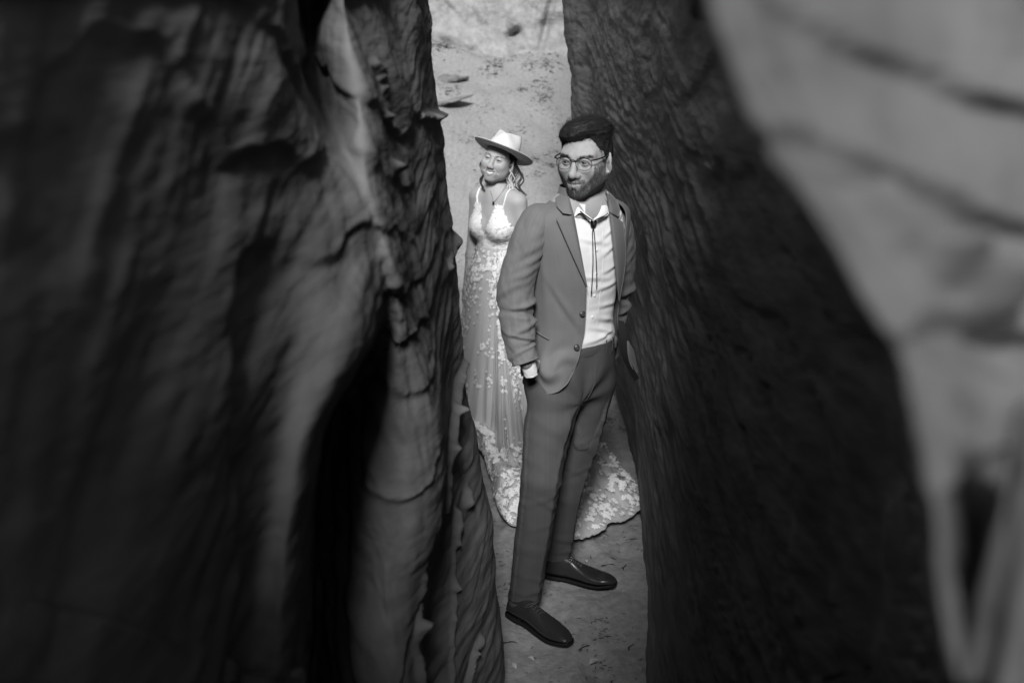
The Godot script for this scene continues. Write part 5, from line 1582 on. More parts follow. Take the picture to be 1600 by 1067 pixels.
	hf.egg(Vector3(-0.024, 0.088, 0.056), Vector3(0.030, 0.018, 0.022), 0.03, Basis(Vector3.BACK, 0.3))
	var hd := hf.net(Vector3(-0.11, -0.10, -0.15), Vector3(0.11, 0.15, 0.12), 0.0035)
	hd = keep(hd, func(p): return hairline.call(p) > -0.004)
	for i in hd.v.size():
		var p: Vector3 = hd.v[i]
		var comb := Vector3(0.70, 0.13, -0.70)
		var e1 := comb.cross(Vector3.UP).normalized()
		var fibre := n_ridge.get_noise_3d(p.dot(e1) * 55.0, p.dot(comb) * 7.0, p.y * 14.0)
		hd.v[i] = p + hd.n[i] * (0.0050 * fibre + 0.002 * n_mid.get_noise_3d(p.x * 40.0, p.y * 40.0, p.z * 40.0) - 0.008 * smoothstep(0.016, -0.004, hairline.call(p)))
	hd.n = normals_of(hd.v, hd.i)
	var hw := moved(hd, x)
	var hair := put(man, "hair", to_mesh(hw.v, hw.n, hw.i), M.hair_dark)
	var hs := Soup.new()
	hairs(hs, hd, 7000, 0.0005, func(p): return clampf(hairline.call(p) / 0.01 + 0.35, 0.0, 1.0), func(p, n):
		var long := lerpf(0.009, 0.034, smoothstep(0.045, 0.085, p.y))
		var way := Vector3(0.55, 0.10, -0.55) if p.y > 0.06 else Vector3(0, -0.8, -0.5)
		way = (way - n * way.dot(n)).normalized() + n * rng.randf_range(0.15, 0.60) + Vector3(rng.randf() - 0.5, rng.randf() - 0.5, rng.randf() - 0.5) * 0.45
		return way.normalized() * long * rng.randf_range(0.5, 1.1), 3)
	for i in hs.v.size():
		hs.v[i] = x * hs.v[i]
		hs.n[i] = x.basis * hs.n[i]
	# shorter hairs soften the hairline
	var h0 := hs.v.size()
	hairs(hs, d, 2600, 0.0004, func(p):
		var e: float = hairline.call(p)
		return smoothstep(-0.010, 0.002, e) * smoothstep(0.016, 0.006, e) * (1.0 if p.y > -0.03 and (absf(p.x) < 0.076 or p.z > 0.0) else 0.0), func(p, n):
		var way := Vector3(0.35, 0.8, -0.4) if p.z > 0.03 else Vector3(0, -0.6, -0.6)
		return ((way - n * way.dot(n)).normalized() + n * rng.randf_range(0.1, 0.4) + Vector3(rng.randf() - 0.5, rng.randf() - 0.5, rng.randf() - 0.5) * 0.5).normalized() * rng.randf_range(0.006, 0.014))
	for i in range(h0, hs.v.size()):
		hs.v[i] = x * hs.v[i]
		hs.n[i] = x.basis * hs.n[i]
	put_soup(hair, "strands", hs, M.hair_dark).set_meta("kind", "stuff")
	# beard, moustache and brows: single short hairs on the skin
	var bs := Soup.new()
	hairs(bs, d, 15000, 0.0005, beard, func(p, n):
		var way := Vector3(0.25 * signf(p.x), -1.0, 0.15)
		way = (way - n * way.dot(n)).normalized() + n * rng.randf_range(0.15, 0.75) + Vector3(rng.randf() - 0.5, rng.randf() - 0.5, rng.randf() - 0.5) * 0.5
		return way.normalized() * rng.randf_range(0.004, 0.011))
	for i in bs.v.size():
		bs.v[i] = x * bs.v[i]
		bs.n[i] = x.basis * bs.n[i]
	put_soup(man, "beard", bs, M.hair_beard).set_meta("kind", "stuff")
	var es := Soup.new()
	hairs(es, d, 1500, 0.0005, func(p):
		return bell((p.y - 0.0175 - 0.04 * (absf(p.x) - 0.03) + 5.0 * pow(absf(p.x) - 0.036, 2.0)) / 0.0042) * smoothstep(0.012, 0.018, absf(p.x)) * smoothstep(0.058, 0.050, absf(p.x)) * (1.0 if p.z > 0.04 else 0.0), func(p, n):
		return Vector3(signf(p.x) * 1.0, 0.25, -0.2).normalized() * rng.randf_range(0.005, 0.009) + n * 0.002)
	for i in es.v.size():
		es.v[i] = x * es.v[i]
		es.n[i] = x.basis * es.n[i]
	put_soup(man, "eyebrows", es, M.hair_dark).set_meta("kind", "stuff")
	# glasses
	var gl := Node3D.new()
	gl.name = "glasses"
	man.add_child(gl)
	gl.position = x.origin - G_AT
	for s in [-1.0, 1.0]:
		var rim := []
		var lensv := PackedVector3Array()
		for k in 37:
			var a := TAU * k / 36
			var px := signf(cos(a)) * pow(absf(cos(a)), 0.72) * 0.0268
			var py := signf(sin(a)) * pow(absf(sin(a)), 0.78) * 0.0195
			if py < 0:
				px *= 1.0 + py * 7.0
			var q := Vector3(s * 0.0345 + px, -0.0035 + py, 0.1035 - 0.006 * absf(s * 0.0345 + px) / 0.06)
			rim.append(x * q)
			lensv.append(x * q)
		var radii := []
		for k in 37:
			radii.append(0.0008 + 0.0009 * smoothstep(-0.2, 0.8, sin(TAU * k / 36)))
		put(gl, "rim", tube_mesh(rim, radii, 7), M.black)
		var mid := x * Vector3(s * 0.0345, -0.0035, 0.1035 - 0.0035)
		lensv.append(mid)
		var li := PackedInt32Array()
		for k in 36:
			li.append_array([37, k, k + 1])
		put(gl, "lens", to_mesh(lensv, normals_of(lensv, li), li), M.lens)
		put(gl, "temple", tube_mesh(smooth_path([x * Vector3(s * 0.0600, 0.011, 0.0985), x * Vector3(s * 0.073, 0.012, 0.085), x * Vector3(s * 0.080, 0.013, 0.03), x * Vector3(s * 0.082, 0.012, -0.012), x * Vector3(s * 0.079, -0.012, -0.032)], 24), 0.0019, 6, 1.4), M.black)
	put(gl, "bridge", tube_mesh(smooth_path([x * Vector3(-0.0105, 0.006, 0.1045), x * Vector3(0, 0.010, 0.1085), x * Vector3(0.0105, 0.006, 0.1045)], 10), 0.0018, 6), M.black)
	# ring in the ear lobe
	var ring := []
	for k in 17:
		ring.append(x * (Vector3(0.081, -0.044, -0.006) + Vector3(0.001, sin(TAU * k / 16) * 0.0058, cos(TAU * k / 16) * 0.0058)))
	put(man, "earring", tube_mesh(ring, 0.0013, 6), M.silver)

# ---------------------------------------------------------------- the bride
const B_AT := Vector3(-0.07, 0.0, -4.95)
var b_left := Vector3(0.788, 0, 0.616)
var b_front := Vector3(-0.616, 0, 0.788)
const B_MID := Vector3(-0.072, 0, -5.0)

func bride_torso(f: Field) -> void:
	var turn := Basis(Vector3.UP, deg_to_rad(-38.0))
	f.egg(B_MID + Vector3(0, 1.165, 0), Vector3(0.122, 0.150, 0.084), 0.03, turn)
	f.egg(B_MID + Vector3(0, 1.02, 0), Vector3(0.104, 0.14, 0.078), 0.05, turn)
	f.egg(B_MID + Vector3(0, 0.86, 0) - b_front * 0.01, Vector3(0.150, 0.15, 0.110), 0.05, turn)
	for s in [-1.0, 1.0]:
		f.egg(B_MID + Vector3(0, 1.135, 0) + b_left * s * 0.060 + b_front * 0.062, Vector3(0.058, 0.056, 0.050), 0.03, turn)
		f.cone(B_MID + Vector3(0, 1.295, 0) + b_left * s * 0.02, B_MID + Vector3(0, 1.272, 0) + b_left * s * 0.128, 0.046, 0.040, 0.04)
		f.cone(B_MID + Vector3(0, 1.27, 0) + b_left * s * 0.10, B_MID + Vector3(0, 1.18, 0) + b_left * s * 0.075, 0.045, 0.06, 0.04)

# the ground line of the skirt, as points round its middle
const B_HEM := [Vector2(-0.36, -5.05), Vector2(-0.26, -4.78), Vector2(-0.15, -4.60), Vector2(-0.105, -4.35), Vector2(-0.075, -4.08), Vector2(-0.02, -3.89), Vector2(0.06, -3.86), Vector2(0.17, -3.78), Vector2(0.26, -3.745), Vector2(0.36, -3.79), Vector2(0.43, -3.88), Vector2(0.52, -3.93), Vector2(0.585, -4.06), Vector2(0.57, -4.28), Vector2(0.50, -4.52), Vector2(0.40, -4.80), Vector2(0.26, -5.15), Vector2(0.08, -5.40), Vector2(-0.18, -5.40), Vector2(-0.33, -5.25)]

func skirt_at(u: float, s: float, grow := 0.0) -> Vector3:
	var n := B_HEM.size()
	var f := fposmod(u, 1.0) * n
	var i := int(f) % n
	var e: Vector2 = cr(B_HEM[(i + n - 1) % n], B_HEM[i], B_HEM[(i + 1) % n], B_HEM[(i + 2) % n], f - int(f))
	var c := Vector2(B_MID.x, B_MID.z)
	var way := e - c
	var reach := way.length()
	var dir := way / reach
	# waist and hip are ovals turned with her body
	var d3 := Vector3(dir.x, 0, dir.y)
	var lx := d3.dot(b_left)
	var lz := d3.dot(b_front)
	var waist := 1.0 / sqrt(pow(lx / 0.108, 2.0) + pow(lz / 0.084, 2.0))
	var hip := 1.0 / sqrt(pow(lx / 0.162, 2.0) + pow(lz / 0.128, 2.0))
	var fall := minf(reach, 0.34 + 0.16 * (reach - 0.34))
	var r := 0.0
	var h := 0.0
	var lie := 0.72
	if s < lie:
		var t := s / lie
		h = lerpf(1.035, 0.03, t)
		var hipt := smoothstep(0.0, 0.19, t)
		var k := pow(maxf(0.0, (t - 0.19) / 0.81), 1.25)
		r = lerpf(lerpf(waist, hip, hipt), fall, k)
		r += 0.010 * sin(t * PI)
	else:
		var t := (s - lie) / (1.0 - lie)
		r = lerpf(fall, reach, t)
		h = lerpf(0.03, 0.012, t)
	var low := smoothstep(0.25, 0.75, s)
	# gathers: soft, uneven, deeper below
	var q := u * 20.0
	var g := n_mid.get_noise_2d(q * 1.1, s * 0.9) + 0.6 * n_mid.get_noise_2d(q * 2.7 + 5.0, s * 1.2)
	r += g * (0.006 + 0.034 * low) * minf(1.0, reach / 0.5) * (1.0 - 0.6 * smoothstep(0.70, 0.86, s))
	var p := Vector3(c.x + dir.x * (r + grow), h, c.y + dir.y * (r + grow))
	# cloth heaped on the ground
	var heap := smoothstep(lie - 0.12, lie + 0.05, s) * smoothstep(1.02, 0.90, s)
	p.y += heap * (0.04 + 0.085 * n_ridge.get_noise_3d(p.x * 1.8, 3.0, p.z * 1.8) + 0.05 * n_mid.get_noise_3d(p.x * 7.0, 1.0, p.z * 7.0) + 0.02 * n_ridge.get_noise_3d(p.x * 9.0, 5.0, p.z * 9.0))
	p.y = maxf(p.y, 0.006) + ground_height(p.x, p.z) * smoothstep(0.3, 0.75, s) + 0.006 + 0.02 * smoothstep(0.6, 0.75, s)
	p.y += grow * smoothstep(0.6, 0.8, s)
	return p

func skirt_frame(u: float, s: float, grow: float) -> Transform3D:
	var p := skirt_at(u, s, grow)
	var a := skirt_at(u + 0.004, s, grow) - skirt_at(u - 0.004, s, grow)
	var b := skirt_at(u, minf(s + 0.01, 1.0), grow) - skirt_at(u, s - 0.01, grow)
	var n := a.cross(b).normalized()
	if n.dot(p - Vector3(B_MID.x, p.y - 0.2, B_MID.z)) < 0:
		n = -n
	var z := b.normalized()
	return Transform3D(Basis(n.cross(z).normalized(), n, z), p)

# one embroidered flower or leaf spray lying on the frame (y is off the cloth)
func blossom(s: Soup, x: Transform3D, size: float, leafy: bool) -> void:
	var petals := 3 if leafy else rng.randi_range(5, 6)
	var spin := rng.randf() * TAU
	for k in petals:
		var a := spin + (TAU * k / petals if not leafy else (k - 1) * 0.7)
		var dir := Vector3(cos(a), 0, sin(a))
		var side := Vector3(-sin(a), 0, cos(a))
		var l := size * rng.randf_range(0.8, 1.15)
		var w := l * (0.24 if leafy else 0.42)
		var lift := rng.randf_range(0.0015, 0.004)
		var o := s.v.size()
		for q in [Vector3.ZERO + Vector3.UP * 0.001, dir * l * 0.5 + side * w * 0.8 + Vector3.UP * lift, dir * l * 0.85 + side * w * 0.7 + Vector3.UP * lift * 0.6, dir * l + Vector3.UP * lift * 0.3, dir * l * 0.85 - side * w * 0.7 + Vector3.UP * lift * 0.6, dir * l * 0.5 - side * w * 0.8 + Vector3.UP * lift, dir * l * 0.55 + Vector3.UP * lift * 0.35]:
			s.v.append(x * q)
			s.n.append((x.basis * (Vector3.UP + q * 25.0 * 0.6)).normalized())
			s.c.append(Color.WHITE)
		for t in [[0, 1, 6], [1, 2, 6], [2, 3, 6], [3, 4, 6], [4, 5, 6], [5, 0, 6]]:
			s.i.append_array([o + t[0], o + t[2], o + t[1]])
	if not leafy:
		lump(s, x * Vector3(0, 0.003, 0), Vector3.ONE * size * 0.16, Basis(), 6, 4)

func build_bride():
	var woman := thing("person", "smiling woman in a wide-brimmed felt hat and a lace wedding dress with a train", "person", B_AT)
	bride_body(woman)
	bride_dress(woman)
	bride_hat(woman)

func bride_body(woman: Node3D):
	var x := bride_head_place()
	var f := Field.new()
	head_field(f, {"wide": 0.93, "jaw": 0.86, "smile": 1.0, "brow": 0.75, "nose": -0.004, "eye": 0.0022, "mouth": 0.022, "neck": 0.041, "thin": 0.7, "lean": Vector3(0.0, 0, 0.02)})
	var d := f.net(Vector3(-0.10, -0.16, -0.13), Vector3(0.10, 0.13, 0.13), 0.003)
	var c := PackedColorArray()
	for p in d.v:
		var t := 0.40 * (1.0 + 0.08 * n_mid.get_noise_3d(p.x * 50.0, p.y * 50.0, p.z * 50.0))
		var lip := maxf(bell((p.y + 0.0645 - 6.0 * p.x * p.x) / 0.0040), bell((p.y + 0.082 - 18.0 * p.x * p.x) / 0.0050)) * smoothstep(0.030, 0.022, absf(p.x)) * smoothstep(0.072, 0.084, p.z)
		t *= 1.0 - 0.42 * lip
		c.append(Color(t, t, t))
	var w := moved(d, x)
	var soup := Soup.new()
	soup.v = w.v
	soup.n = w.n
	soup.i = w.i
	soup.c = c
	var b := Field.new()
	bride_torso(b)
	b.cone(B_MID + Vector3(0, 1.275, 0), x * Vector3(0, -0.10, -0.028), 0.056, 0.0455, 0.04)
	b.cone(x * Vector3(0, -0.10, -0.028), x * Vector3(0, -0.05, -0.03), 0.0455, 0.040, 0.02)
	var sr := B_MID + Vector3(0, 1.268, 0) - b_left * 0.132
	var el: Vector3 = Vector3(-0.21, 0.968, -5.07)
	var wr: Vector3 = Vector3(-0.2368, 0.8057, -5.02)
	b.cone(sr, el, 0.040, 0.030, 0.02)
	b.cone(el, wr, 0.031, 0.0195, 0.02)
	var sl := B_MID + Vector3(0, 1.268, 0) + b_left * 0.132
	var el2: Vector3 = Vector3(0.08379, 1.001, -4.9)
	var wr2: Vector3 = Vector3(0.05116, 0.8216, -4.8)
	b.cone(sl, el2, 0.040, 0.030, 0.02)
	b.cone(el2, wr2, 0.031, 0.0195, 0.02)
	for s in [-1.0, 1.0]:
		var hp: Vector3 = B_MID + Vector3(0, 0.85, 0) + b_left * s * 0.075
		b.cone(hp, hp + Vector3(0, -0.42, 0), 0.075, 0.045, 0.03)
		b.cone(hp + Vector3(0, -0.42, 0), hp + Vector3(0, -0.77, 0), 0.045, 0.03, 0.03)
	var bd := b.net(Vector3(-0.33, 0.04, -5.26), Vector3(0.16, 1.42, -4.72), 0.0075)
	var o := soup.v.size()
	for p in bd.v:
		# inked flowers on the right forearm
		var t := 0.40
		var e := segment_near(p, el.lerp(wr, 0.12), el.lerp(wr, 0.85))
		if e < 0.045:
			t *= 1.0 - 0.6 * smoothstep(0.0, 0.25, n_ridge.get_noise_3d(p.x * 34.0, p.y * 34.0, p.z * 34.0) - 0.45)
		soup.c.append(Color(t, t, t))
	soup.v.append_array(bd.v)
	soup.n.append_array(bd.n)
	for k in bd.i:
		soup.i.append(o + k)
	# hands: palm, four curled fingers, thumb
	for h in [[wr, (wr - el).normalized(), Vector3(0.35, 0, 0.9)], [wr2, (wr2 - el2).normalized(), Vector3(0.2, 0, 1.0)]]:
		var hf := Field.new()
		var at: Vector3 = h[0]
		var dn: Vector3 = h[1]
		var out: Vector3 = (h[2] - dn * dn.dot(h[2])).normalized()   # the thumb side
		var back := dn.cross(out).normalized()                       # away from the palm
		if back.x > 0:
			back = -back
		hf.cone(at - dn * 0.03, at + dn * 0.012, 0.020, 0.019, 0.01)
		hf.cone(at + dn * 0.015 + out * 0.012, at + dn * 0.062 + out * 0.020, 0.016, 0.012, 0.014)
		hf.cone(at + dn * 0.015 - out * 0.010, at + dn * 0.060 - out * 0.018, 0.016, 0.011, 0.014)
		for k in 4:
			var sp := 0.026 - 0.0165 * k
			var ln: float = [0.036, 0.041, 0.038, 0.030][k]
			var k0 := at + dn * (0.066 - 0.002 * absf(k - 1.2)) + out * sp
			var k1 := k0 + dn * ln - back * ln * 0.35
			var k2 := k1 + dn * ln * 0.45 - back * ln * 0.62
			var k3 := k2 + dn * ln * 0.05 - back * ln * 0.55
			hf.cone(k0, k1, 0.0085, 0.0076, 0.003)
			hf.cone(k1, k2, 0.0076, 0.0070, 0.003)
			hf.cone(k2, k3, 0.0070, 0.0058, 0.003)
		var t0 := at + dn * 0.022 + out * 0.022 - back * 0.006
		var t1 := t0 + dn * 0.028 + out * 0.014 - back * 0.010
		hf.cone(t0, t1, 0.011, 0.009, 0.008)
		hf.cone(t1, t1 + dn * 0.026 - back * 0.008, 0.0088, 0.0066, 0.004)
		var hd := hf.net(at - Vector3.ONE * 0.12 + dn * 0.05, at + Vector3.ONE * 0.12 + dn * 0.05, 0.0036)
		soup.join(hd.v, hd.n, hd.i, Color(0.40, 0.40, 0.40))
	put_soup(woman, "body", soup, M.skin)
	eyes(woman, x, Vector3(-0.35, 0.05, 1.0), 0.04)
	# teeth
	var tv := PackedVector3Array()
	for j in 5:
		for i in 25:
			var u := i / 24.0 * 2.0 - 1.0
			var k := j / 4.0
			var groove := 0.0006 * absf(sin(u * PI * 4.0))
			tv.append(x * Vector3(u * 0.0245, -0.0665 - 0.0115 * k * (1.0 - 0.5 * u * u) + 0.0065 * u * u, 0.0925 - 0.013 * u * u - groove - 0.001 * k))
	put(woman, "teeth", sheet(tv, 25, 5, false, true), M.teeth)
	var es := Soup.new()
	hairs(es, d, 800, 0.0005, func(p):
		return bell((p.y - 0.0190 + 7.0 * pow(absf(p.x) - 0.034, 2.0)) / 0.0028) * smoothstep(0.012, 0.018, absf(p.x)) * smoothstep(0.056, 0.046, absf(p.x)) * (1.0 if p.z > 0.04 else 0.0), func(p, n):
		return Vector3(signf(p.x) * 1.0, 0.2, -0.2).normalized() * rng.randf_range(0.005, 0.008) + n * 0.001)
	for s in [-1.0, 1.0]:
		# upper lashes
		var run := []
		for k in 9:
			var u := k / 8.0 * 2.0 - 1.0
			run.append(Vector3(s * 0.032 + u * 0.0125, 0.0022 - 0.0035 * u * u, 0.0925 - 0.006 * u * u))
		for q in run.size():
			run[q] = x * run[q]
		put(woman, "eyelash", tube_mesh(run, 0.0017, 5), M.hair_brown)
	for i in es.v.size():
		es.v[i] = x * es.v[i]
		es.n[i] = x.basis * es.n[i]
	put_soup(woman, "eyebrows", es, M.hair_brown).set_meta("kind", "stuff")
	# hair under the hat, and loose curls
	var hf2 := Field.new()
	hf2.egg(Vector3(0, 0.026, -0.026), Vector3(0.078, 0.088, 0.100), 0.02)
	hf2.egg(Vector3(0, -0.030, -0.060), Vector3(0.060, 0.062, 0.055), 0.03)
	var hd2 := hf2.net(Vector3(-0.11, -0.12, -0.15), Vector3(0.11, 0.15, 0.12), 0.0045)
	hd2 = keep(hd2, func(p): return p.y > lerpf(-0.11, 0.052, smoothstep(-0.012, 0.058, p.z)) and (p.z < 0.01 or p.y > 0.0))
	for i in hd2.v.size():
		var p: Vector3 = hd2.v[i]
		hd2.v[i] = p + hd2.n[i] * 0.004 * n_ridge.get_noise_3d(p.x * 26.0, p.y * 10.0, p.z * 26.0)
	hd2.n = normals_of(hd2.v, hd2.i)
	var hw := moved(hd2, x)
	var hair := put(woman, "hair", to_mesh(hw.v, hw.n, hw.i), M.hair_brown)
	var locks := [
		[[Vector3(-0.1372, 1.467, -5), Vector3(-0.1531, 1.44, -4.99), Vector3(-0.1372, 1.407, -4.98), Vector3(-0.1566, 1.375, -4.98), Vector3(-0.1474, 1.34, -4.98), Vector3(-0.138, 1.311, -4.98)], 0.006],
		[[Vector3(-0.1374, 1.448, -5), Vector3(-0.1278, 1.4, -4.985), Vector3(-0.1121, 1.361, -4.985), Vector3(-0.1251, 1.332, -4.985)], 0.006],
		[[Vector3(-0.1311, 1.429, -5), Vector3(-0.1472, 1.386, -4.99), Vector3(-0.154, 1.351, -4.99), Vector3(-0.1413, 1.328, -4.99)], 0.003],
		[[Vector3(0, 1.462, -4.99), Vector3(0.03187, 1.426, -4.98), Vector3(0.04781, 1.392, -4.97), Vector3(0.03191, 1.358, -4.965), Vector3(0.04792, 1.324, -4.96), Vector3(0.07041, 1.295, -4.96)], 0.007],
		[[Vector3(0, 1.456, -4.99), Vector3(0.01276, 1.413, -4.98), Vector3(0.003197, 1.375, -4.98), Vector3(0.01602, 1.343, -4.98), Vector3(0.03852, 1.311, -4.98)], 0.006],
		[[Vector3(-0.009549, 1.445, -4.98), Vector3(-0.01274, 1.402, -4.97), Vector3(-0.01915, 1.367, -4.97)], 0.011],
		[[Vector3(0.009591, 1.466, -5.01), Vector3(0.0224, 1.423, -5), Vector3(0.01925, 1.381, -5), Vector3(0.009643, 1.349, -5)], 0.014],
		[[Vector3(-0.1281, 1.465, -5.02), Vector3(-0.1347, 1.415, -5.01), Vector3(-0.1284, 1.372, -5), Vector3(-0.1158, 1.34, -5)], 0.010],
		[[Vector3(0.009599, 1.453, -5.01), Vector3(0.04163, 1.41, -5), Vector3(0.05768, 1.367, -4.99), Vector3(0.03846, 1.333, -4.98), Vector3(0.05781, 1.301, -4.98)], 0.003]]
	for l in locks:
		var ls := Soup.new()
		for k in 20:
			var off: Vector3 = Vector3(rng.randf() - 0.5, rng.randf() - 0.5, rng.randf() - 0.5) * l[1] * 2.4
			var pts := []
			var ph := rng.randf() * 2.2
			for q in 33:
				var t := q / 32.0
				var at: Vector3 = along(l[0], t)
				var tw := t * 11.0 + ph
				pts.append(at + off * (1.0 - 0.55 * t) + Vector3(cos(tw), 0.0, sin(tw)) * l[1] * 0.55)
			var rr := []
			for q in 33:
				rr.append(0.0009 * (1.0 - 0.6 * q / 32.0))
			tube(ls, pts, rr, 5)
		put_soup(hair, "curl", ls, M.hair_brown)
	# necklace
	var neck := []
	for e in [Vector3(-0.02548, 1.357, -4.955), Vector3(-0.04764, 1.326, -4.93), Vector3(-0.08234, 1.295, -4.905), Vector3(-0.1125, 1.27, -4.9), Vector3(-0.108, 1.292, -4.92), Vector3(-0.1053, 1.321, -4.955)]:
		neck.append(reach_in(b, e + b_front * 0.12, -b_front, 0.002))
	put(woman, "necklace", tube_mesh(smooth_path(neck, 40), 0.0008, 5), M.cord)
	var ps := Soup.new()
	lump(ps, neck[3] + Vector3(0, -0.006, 0) + b_front * 0.003, Vector3(0.006, 0.010, 0.004), Basis(), 10, 6)
	put_soup(woman, "pendant", ps, M.black)
	# earring: an open leather diamond with a fringe
	var er := Node3D.new()
	er.name = "earring"
	woman.add_child(er, true)
	er.position = Vector3(-0.001589, 1.38, -4.95) - B_AT
	put(er, "diamond", tube_mesh([Vector3(-0.003167, 1.415, -4.945), Vector3(-0.01746, 1.384, -4.945), Vector3(-0.001589, 1.358, -4.945), Vector3(0.01428, 1.384, -4.945), Vector3(-0.003167, 1.415, -4.945)], 0.0017, 5), M.lace)
	for k in 5:
		var a: Vector3 = Vector3(-0.01907, 1.355, -4.943).lerp(Vector3(0.009531, 1.362, -4.943), k / 4.0)
		put(er, "drop", tube_mesh([a, a + Vector3(0.002 * (k - 2), -0.016 - 0.012 * (k % 2), 0.0)], 0.0016, 5), M.lace)

func bride_head_place() -> Transform3D:
	return Transform3D(Basis(Vector3.UP, deg_to_rad(-22.0)) * Basis(Vector3.BACK, deg_to_rad(-12.0)) * Basis(Vector3.RIGHT, deg_to_rad(-10.0)) * Basis.from_scale(Vector3.ONE * 0.94), Vector3(-0.0654, 1.469, -5))

func bride_dress(woman: Node3D):
	var dress := Node3D.new()
	dress.name = "wedding_dress"
	woman.add_child(dress)
	# bodice: the torso's own surface a little larger, cut to a deep V
	var f := Field.new()
	bride_torso(f)
	var cut := func(p: Vector3) -> bool:
		if p.y < 0.985:
			return false
		var q := p - B_MID
		var l := q.dot(b_left)
		var fr := q.dot(b_front)
		if fr < -0.005:
			return p.y < 1.13 - 0.2 * absf(l)
		var al := absf(l)
		if al < maxf(0.0, (p.y - 1.085)) * 0.29:
			return false
		var arm := lerpf(0.135, 0.092, smoothstep(1.13, 1.26, p.y))
		return al < arm and p.y < 1.262
	var d := keep(f.net(Vector3(-0.25, 0.93, -5.18), Vector3(0.12, 1.32, -4.82), 0.005, 0.006), cut)
	put(dress, "bodice", to_mesh(d.v, d.n, d.i), M.satin)
	for s in [-1.0, 1.0]:
		var strap := []
		for k in 9:
			strap.append(reach_in(f, B_MID + b_left * s * (0.074 + 0.002 * k) + Vector3.UP * lerpf(1.20, 1.285, k / 8.0) + b_front * 0.2, -b_front, 0.002))
		var last: Vector3 = strap[-1]
		for k in range(1, 8):
			var back: Vector3 = last - b_front * 0.012 * k
			strap.append(reach_in(f, Vector3(back.x, 1.5, back.z), Vector3.DOWN, 0.002))
		put(dress, "strap", tube_mesh(smooth_path(strap, 30), 0.0055, 6, 0.45), M.lace)
	# skirt: lining under tulle
	for layer in 2:
		var nu := 320
		var nv := 110
		var v := PackedVector3Array()
		for j in nv:
			for i in nu:
				v.append(skirt_at(float(i) / nu, j / (nv - 1.0), [0.0, 0.012][layer]))
		put(dress, ["underskirt", "tulle_skirt"][layer], sheet(v, nu, nv, true, false), [M.satin, M.tulle][layer])
	# lace: dense over the bodice, in trailing sprays down the skirt and heavy at the hem
	var s := Soup.new()
	var tn: int = d.i.size() / 3
	for k in 2300:
		var t := rng.randi_range(0, tn - 1) * 3
		var p: Vector3 = d.v[d.i[t]]
		var n: Vector3 = d.n[d.i[t]]
		var z := n.cross(Vector3(rng.randf() - 0.5, rng.randf() - 0.5, rng.randf() - 0.5)).normalized()
		blossom(s, Transform3D(Basis(n.cross(z).normalized(), n, z), p + n * 0.001), rng.randf_range(0.006, 0.012), rng.randf() < 0.4)
	put_soup(dress, "bodice_lace", s, M.lace).set_meta("kind", "stuff")
	s = Soup.new()
	for k in 36:
		var u := rng.randf()
		var at := rng.randf_range(-0.02, 0.10)
		var stop := rng.randf_range(0.25, 0.70)
		var du := rng.randf_range(-0.0035, 0.0035)
		var gap := rng.randf() * 10.0
		while at < stop:
			at += rng.randf_range(0.010, 0.018)
			u += du * rng.randf_range(-0.6, 1.6)
			if n_mid.get_noise_2d(at * 9.0, gap) < -0.22:
				continue
			var many := 5 if n_mid.get_noise_2d(at * 6.0 + 4.0, gap) > 0.1 else 1
			for q in many:
				blossom(s, skirt_frame(u + rng.randf_range(-0.006, 0.006) * many, maxf(0.012, at + rng.randf_range(-0.01, 0.01)), 0.015), rng.randf_range(0.007, 0.013), rng.randf() < 0.35)
	for k in 700:
		# thick over the hips, thinning out
		var sp := 0.22 * pow(rng.randf(), 1.3)
		blossom(s, skirt_frame(rng.randf(), 0.012 + sp, 0.015), rng.randf_range(0.007, 0.014), rng.randf() < 0.4)
	for k in 54:
		var u := k / 54.0 + rng.randf_range(-0.015, 0.015)
		var at := rng.randf_range(0.72, 0.97)
		for q in rng.randi_range(14, 26):
			var fr := skirt_frame(u + rng.randfn(0.0, 0.008), clampf(at + rng.randfn(0.0, 0.035), 0.5, 0.985), 0.017)
			blossom(s, fr, rng.randf_range(0.012, 0.022), rng.randf() < 0.4)
	for k in 620:
		blossom(s, skirt_frame(k / 620.0 + rng.randf_range(-0.002, 0.002), rng.randf_range(0.93, 0.995), 0.016), rng.randf_range(0.010, 0.018), rng.randf() < 0.3)
	put_soup(dress, "skirt_lace", s, M.lace).set_meta("kind", "stuff")

# where a line from outside meets the field's surface
func reach_in(f: Field, from: Vector3, way: Vector3, off: float) -> Vector3:
	var ids := PackedInt32Array(range(f.a.size()))
	var p := from
	for k in 60:
		var e := f.dist(p, ids) - off
		if e < 0.0005:
			return p
		p += way * e * 0.8
	return from + way * 0.12

